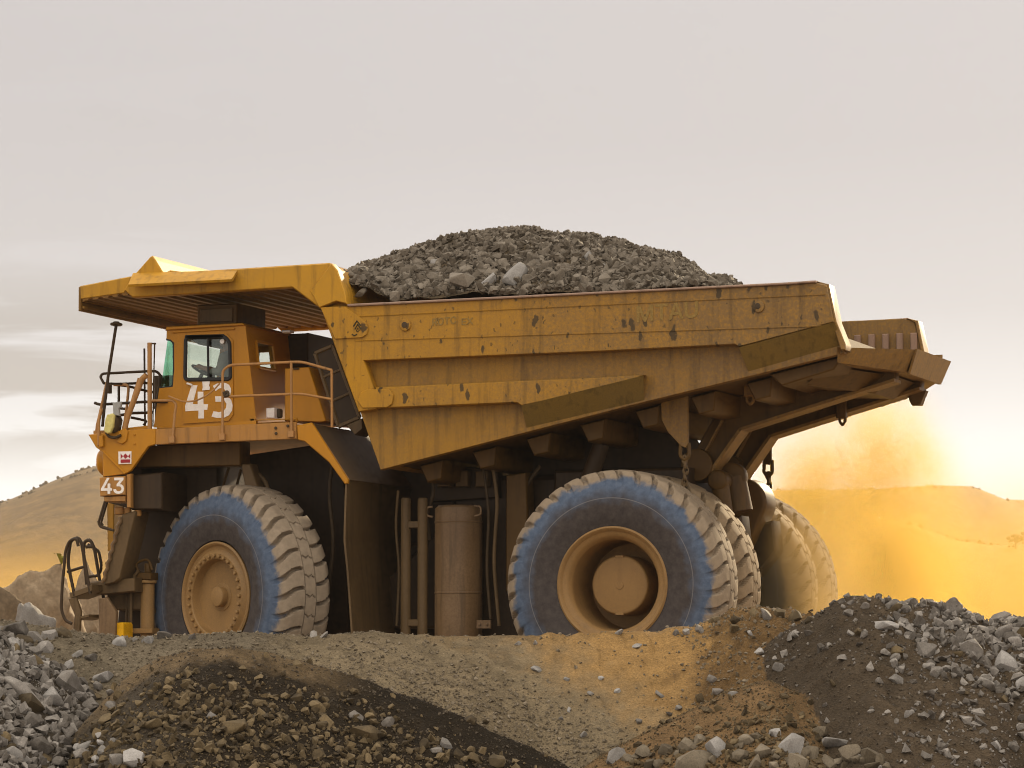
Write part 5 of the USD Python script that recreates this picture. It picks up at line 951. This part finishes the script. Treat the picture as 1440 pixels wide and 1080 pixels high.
# gravel and rubble too fine to pick apart
proto_rocks = [rock(900 + i, (1, .75 + .1 * (i % 3), .5 + .12 * (i % 4)), 11, 0) for i in range(7)]
def gravel(name, pts, sizes, mat, label):
    pi = UsdGeom.PointInstancer.Define(stage, numbered('/World', name)); pr = []
    for i, m in enumerate(proto_rocks):
        pr.append(usdkit.mesh(stage, f'{pi.GetPath()}/stone_{i:03d}', m, M[mat], smooth=False).GetPath())
    n = len(pts); q = rng.normal(size=(n, 4)); q /= np.linalg.norm(q, axis=1, keepdims=True)
    pi.CreatePrototypesRel().SetTargets(pr); pi.CreateProtoIndicesAttr(Vt.IntArray.FromNumpy(rng.integers(0, len(pr), n).astype(np.int32)))
    pi.CreatePositionsAttr(Vt.Vec3fArray.FromNumpy(np.asarray(pts, np.float32))); pi.CreateScalesAttr(Vt.Vec3fArray.FromNumpy(np.repeat(np.asarray(sizes, np.float32)[:, None], 3, 1)))
    pi.CreateOrientationsAttr(Vt.QuathArray([Gf.Quath(float(a), float(b), float(c), float(d)) for a, b, c, d in q]))
    tag(pi, label, 'gravel', None, 'stuff')
def sample(n, kk, dens, w0=35.3, w1=42.4, u0=-7.4, u1=7.4):
    u, w = rng.uniform(u0, u1, n), rng.uniform(w0, w1, n); z, k, n1, n2 = ground(u, w); ok = (k == kk) & (rng.uniform(size=n) < dens(u, w, z, 720 + u / w * 4583))
    return u[ok], w[ok], z[ok]
def sizes(n, a, b, p=2.6): return a * (b / a) ** (rng.uniform(size=n) ** p)
def lay(name, s, a, b, mat, label, p=2.6, sink=.1):
    u, w, z = s; sz_ = sizes(len(u), a, b, p); pts = EYE * [1, 1, 0] + u[:, None] * RT + w[:, None] * FH + (z + sz_ * (.35 - sink))[:, None] * UP
    gravel(name, pts, sz_, mat, label)
lay('gravel', sample(80000, 3, lambda u, w, z, b: .9 + 0 * u), .010, .10, 'rock_grey', 'grey rubble filling the gaps of the left rock pile')
lay('gravel', sample(60000, 0, lambda u, w, z, b: (w < 39.5) * np.where((b > 200) & (b < 860), .5, .3), 36.3, 39.4), .010, .06, 'rock_brown', 'brown rubble at the bottom of the bank', 2.6)
lay('gravel', sample(60000, 4, lambda u, w, z, b: np.clip((c_dark(u) - z - .10) * 1.6, .03, 1)), .010, .075, 'rock_brown', 'brown stones strewn over the dark soil mound')
lay('gravel', sample(90000, 5, lambda u, w, z, b: np.clip((c_cone(u) - z - .12) * 1.3, .05, 1)), .010, .07, 'rock_brown', 'reddish brown gravel covering the heap at lower right')
lay('gravel', sample(80000, 2, lambda u, w, z, b: np.clip((b - 1200) / 150, .08, .95) * np.clip(1.2 - (c_right(u) - z), .2, 1)), .012, .085, 'rock_grey', 'grey rubble on the dark heap at the right end of the bank')
def fan(u, w, z, b):
    d = c_main(u) - z
    mid = np.clip(d * .8 + .12, .12, .85) * sstep(100, -120, b - 600 - 210 * d)
    return np.where(b < 330, .3, np.where(b > 930, .05 + .25 * sstep(930, 1010, b), np.maximum(mid, .03)))
lay('gravel', sample(230000, 1, fan), .005, .032, 'grit_tan', 'fine tan grey gravel spilled down the middle of the bank', 3.0)
lay('gravel', sample(60000, 0, lambda u, w, z, b: (w < 39.5) * np.where((b > 200) & (b < 860), .5, .3), 36.3, 39.4), .010, .06, 'rock_brown', 'brown rubble at the bottom of the bank', 2.6)
lay('gravel', sample(60000, 4, lambda u, w, z, b: .5 + 0 * u), .005, .024, 'grit_dark', 'dark grit on the soil mound at lower left', 2.0)
lay('gravel', sample(60000, 2, lambda u, w, z, b: .6 + 0 * u), .006, .026, 'grit_dark', 'grit on the dark heap at the right end of the bank', 2.4)
lay('gravel', sample(80000, 5, lambda u, w, z, b: .7 + 0 * u), .005, .022, 'rock_brown', 'reddish grit on the gravel heap at lower right', 2.0)

# the load
prof_ = np.array([P(x, y, YC) for x, y in ((462, 412), (480, 399), (500, 389), (560, 364), (600, 350), (640, 339), (690, 330), (725, 324), (770, 324), (800, 326), (840, 329), (880, 339), (915, 351), (950, 366), (985, 382), (1018, 398), (1045, 408), (1090, 425))])
rimz = np.array([P(x, y, YB + .3) for x, y in ((470, 432), (500, 430), (560, 424), (640, 418), (725, 414), (900, 406), (1000, 403), (1090, 418))])
hx_ = np.arange(prof_[0, 0], prof_[-1, 0], .04); hy_ = np.arange(YB + .28, 2 * YC - YB - .27, .04)
X_WALL = P(489, 430, YB)[0]; X_LIP = P(466, 372, YB)[0]; Z_LIP = P(466, 371, YB)[1]; ca_, cb_ = P(187, 389, YB), P(463, 372, YB)
def can_top(x): return ca_[1] + (x - ca_[0]) / (cb_[0] - ca_[0]) * (cb_[1] - ca_[1])
def heap(x, y):
    t = np.abs(y - YC) / (YC - YB - .28); zc_ = np.interp(x, prof_[:, 0], prof_[:, 1]); ze = np.minimum(np.interp(x, rimz[:, 0], rimz[:, 1]), zc_)
    q = np.stack([x * 3.4, y * 3.4, 0 * x], -1)
    z = ze + (zc_ - ze) * (1 - np.clip(t, 0, 1) ** 1.25) + (meshkit.fbm(q, 4, 11) - .5) * .20 + (meshkit.fbm(q * .33, 2, 23) - .5) * .26 * np.clip(1.15 - t, 0, 1)
    z = np.where(x < X_LIP, np.maximum(z, can_top(x) - .04), z)
    return np.where((x >= X_LIP) & (x < X_LIP + 1.6), np.maximum(z, Z_LIP + .03 - (x - X_LIP) * .42 - .20 * np.clip(1 - (y - YB - .25) / .7, 0, 1) + (meshkit.fbm(q * 1.7, 3, 4) - .5) * .14), z)
HX, HY = np.meshgrid(hx_, hy_, indexing='ij'); HZ_ = heap(HX, HY); I = np.arange(HX.size).reshape(HX.shape)
hp = usdkit.mesh(stage, '/World/ore_heap', (np.stack([HX, HY, HZ_], -1).reshape(-1, 3), np.stack([I[:-1, :-1], I[1:, :-1], I[1:, 1:], I[:-1, 1:]], -1).reshape(-1, 4)), M['ore_soil'], smooth=True)
tag(hp, 'rounded heap of brown grey crushed ore loaded in the dump body', 'ore heap', None, 'stuff')
n = 30000; lx_, ly_ = rng.uniform(hx_[0], hx_[-1], n), rng.uniform(YB + .3, 4.4, n); sz_ = sizes(n, .012, .10, 3.0)
up_ = np.clip((ly_ - 1.3) / 1.6, 0, 1); sz_ = np.where(up_ > 0, np.minimum(sz_, .012 + (1 - up_) * .10 + .038), sz_)     # the coarse pieces have rolled down to the edge
ok_ = (lx_ > X_LIP) | (heap(lx_, ly_) > can_top(lx_) + .03); lx_, ly_, sz_ = lx_[ok_], ly_[ok_], sz_[ok_]
gravel('gravel', np.c_[lx_, ly_, heap(lx_, ly_) + sz_ * .25], sz_, 'rock_load', 'rubble covering the load in the dump body')
big = [(508, 348 + 64, 8, None), (578, 389, 14, 'light slab near the front of the load'), (612, 393, 13, 'bluish slanting slab in the load left of the dark hollow'), (645, 400, 22, 'large slab leaning over a dark hollow in the load'), (685, 400, 14, None), (723, 392, 19, 'widest whitish pale block, in the middle of the load'), (755, 378, 12, None), (690, 385, 10, None), (785, 396, 11, None), (822, 400, 11, None), (724, 324, 7, 'dark stone on the very top of the load'), (772, 326, 6, None), (658, 384, 10, None), (828, 365, 9, None), (880, 376, 9, None), (905, 392, 13, None), (850, 392, 10, None), (740, 398, 10, None), (945, 394, 9, None), (975, 396, 8, None), (560, 408, 9, None), (540, 412, 8, None), (610, 372, 8, None), (800, 345, 8, None), (905, 350, 6, None), (868, 345, 6, None), (950, 375, 8, None), (985, 388, 7, None), (700, 365, 8, None), (765, 358, 8, None)]
for _ in range(44): x = rng.uniform(500, 1005); big.append((x, rng.uniform(.0, 1) ** .6 * 55 + 412 - .018 * (x - 500) - 52, rng.uniform(4.5, 8.5), None))
ym = np.arange(YB + .32, 4.5, .03)
big = [(*b_, (1, rng.uniform(.6, .9), rng.uniform(.45, .95))) for b_ in big]
LABL = rock_labels([(b_[0], b_[1], b_[2] * 1.2, 'pale grey' if (b_[3] and 'pale' in b_[3]) or i_ % 9 == 4 else 'grey', 'load', b_[4], b_[3]) for i_, b_ in enumerate(big)], {'load': 'rock'})
for i, (px, py, s, lab, shp_) in enumerate(big):
    q = np.array([P3(px, py, y) for y in ym]); zz_ = heap(q[:, 0], q[:, 1]); j = np.nonzero(zz_ >= q[:, 2])[0]
    if len(j) == 0: q = np.array([P3(px, py + s, y) for y in ym]); zz_ = heap(q[:, 0], q[:, 1]); j = np.nonzero(zz_ >= q[:, 2])[0]
    if len(j) == 0 or q[j[0], 0] < hx_[0] + .1: continue
    put_rock(q[j[0]], s / 84, 'rock_pale' if (lab and 'pale' in lab) or i % 9 == 4 else 'rock_load', LABL[i], G['load'][1], 600 + i, shp_, .4, .5)

# boulders behind the truck's nose, a weed, the lone tree
for i, (px, pt, pb, hw, w, mat, shape, lab) in enumerate([(60, 793, 905, 56, 60, 'rock_dusty', (1, .9, 1.05), 'tallest dusty boulder at the far left, with a weed on its top'), (2, 815, 905, 52, 58, 'rock_dusty', (1, .9, .85), 'broad dusty boulder cut by the left edge of the picture'), (42, 846, 905, 34, 54, 'rock_pale', (1, .8, 1.0), 'pale pointed boulder in front of the dusty ones'),
                                                          (98, 803, 905, 36, 63, 'rock_dusty', (1, .9, 1.25), 'dusty boulder just behind the access ladder'), (128, 790, 905, 40, 75, 'rock_dusty', (1, .9, 1.2), 'hazy boulder between ladder and bumper'), (165, 800, 905, 60, 90, 'rock_dusty', (1, .9, .9), 'far hazy boulder behind the front bumper')]):
    m = rock(2000 + i, shape, 13, 4, .20); sc_ = hw / FPX * w; m.vertices *= sc_ / np.abs(m.vertices[:, 0]).max(); top = D(px, pt, w); m.vertices[:, 2] *= max((top[2] + .3), .3) / np.ptp(m.vertices[:, 2])
    c = top.copy(); c[2] = top[2] - m.vertices[:, 2].max()
    if i == 0: weed_at = c + m.vertices[m.vertices[:, 2].argmax()] - [0, 0, .02]
    tag(ob('boulder', m, mat, None, 40, lab, c), lab, 'boulder')
wd = tag(xf('weed', None, weed_at), 'tiny yellowish weed growing on the tallest boulder', 'plant')
for i in range(9):
    a_ = i * 2.4; L = .16 + .12 * ((i * 7) % 5) / 5; d_ = np.array([math.cos(a_), math.sin(a_), 0])
    p0, p1, p2 = np.zeros(3), d_ * L * .35 + UP * L * .75, d_ * L * .9 + UP * L * .8; s_ = np.cross(d_, UP) * .035
    ob('leaf', trimesh.Trimesh([p0 - s_ * .3, p0 + s_ * .3, p1 - s_, p1 + s_, p2], [(0, 1, 3), (0, 3, 2), (2, 3, 4)], process=False), 'weed', wd, smooth=False)
tb = D(1428, 770, 860); tr = tag(xf('tree', None, tb), 'round dark tree on the low ridge at the right edge of the picture', 'tree')
ob('trunk', tube([(0, 0, -1), (.05, 0, 1.2), (0, .1, 2.6)], [.25, .2, .12], 8), 'dark_iron', tr)
cr = []
for i in range(16):
    c_ = crown(50 + i, 4); c_.vertices = c_.vertices * rng.uniform(.55, .8) + [rng.normal(0, 1.3), rng.normal(0, 1.2), 1.4 + abs(rng.normal(0, .75))]; cr.append(c_)
ob('crown', cat(cr), 'wood_green', tr, smooth=True)

# ------------------------------------------------------------------ airborne dust and the haze of the valley
def dust(name, c, rad, dens, col, scale, lo, hi, label, aniso=.30, edge=.72):
    pth = numbered('/World', name)
    M[pth] = usdkit.material(stage, '/World/Looks/' + pth.split('/')[-1] + '_air', {
        'tc': ('texture_coordinate', {}), 'len': ('vector_math', {'math_type': 'length'}), 'fall': ('map_range', {'range_type': 'smoothstep', 'from_min': 1.0, 'from_max': 1.0 - edge, 'to_min': 0.0, 'to_max': dens, 'clamp': True}),
        'g': ('geometry', {}), 'n': ('noise_texture', {'scale': scale, 'detail': 3.0, 'roughness': .55, 'distortion': .4}), 'nr': ('map_range', {'from_min': lo, 'from_max': hi, 'to_min': 0.0, 'to_max': 1.0, 'clamp': True}),
        'm': ('math', {'math_type': 'multiply'}), 'v': ('principled_volume', {'color': col, 'anisotropy': aniso})},
        [('tc.object', 'len.vector1'), ('len.value', 'fall.value'), ('g.position', 'n.vector'), ('n.fac', 'nr.value'), ('fall.result', 'm.value1'), ('nr.result', 'm.value2'), ('m.value', 'v.density')], volume='v.volume')
    m = usdkit.mesh(stage, pth, trimesh.creation.icosphere(4, 1.0), M[pth], smooth=True)
    mt = np.eye(4); mt[0, :3], mt[1, :3], mt[2, :3], mt[3, :3] = RT * rad[0], FH * rad[1], UP * rad[2], c
    m.AddTransformOp().Set(Gf.Matrix4d(*mt.ravel().tolist())); tag(m, label, 'dust cloud', None, 'stuff')
GOLD = (.985, .60, .12)
dust('dust_cloud', D(1105, 850, 48.9), (1.7, 1.2, 1.8), .85, (.98, .66, .26), .9, .2, .6, 'thin tan dust swirling round the far rear wheels')
dust('dust_cloud', D(1195, 790, 57), (2.5, 4.2, 4.2), .66, GOLD, .75, .33, .62, 'golden dust plume billowing up behind the rear wheels')
dust('dust_cloud', D(1258, 640, 54), (1.0, 1.2, 1.1), .9, GOLD, 1.5, .36, .58, 'puff of golden dust under the end of the tail')
dust('dust_cloud', D(1150, 760, 52), (1.1, 1.2, 1.7), .9, GOLD, 1.3, .34, .58, 'dust rolling off the far rear wheels')
dust('dust_cloud', D(1400, 900, 85), (13, 18, 5.4), .08, GOLD, .12, .2, .6, 'broad low bank of golden dust in front of the right hill')
dust('dust_cloud', D(20, 900, 120), (14, 22, 4.6), .035, GOLD, .1, .2, .6, 'thin golden dust in front of the left hill')
hz = box(-20000, 20000, -20000, 20000, -330, 150, 0)
M['haze_air'] = usdkit.material(stage, '/World/Looks/haze_air', {'v': ('principled_volume', {'color': (.97, .95, .925), 'density': .00010, 'anisotropy': .08})}, [], volume='v.volume')
tag(usdkit.mesh(stage, '/World/haze', hz, M['haze_air']), 'thin warm haze filling the valley', 'haze', None, 'stuff')
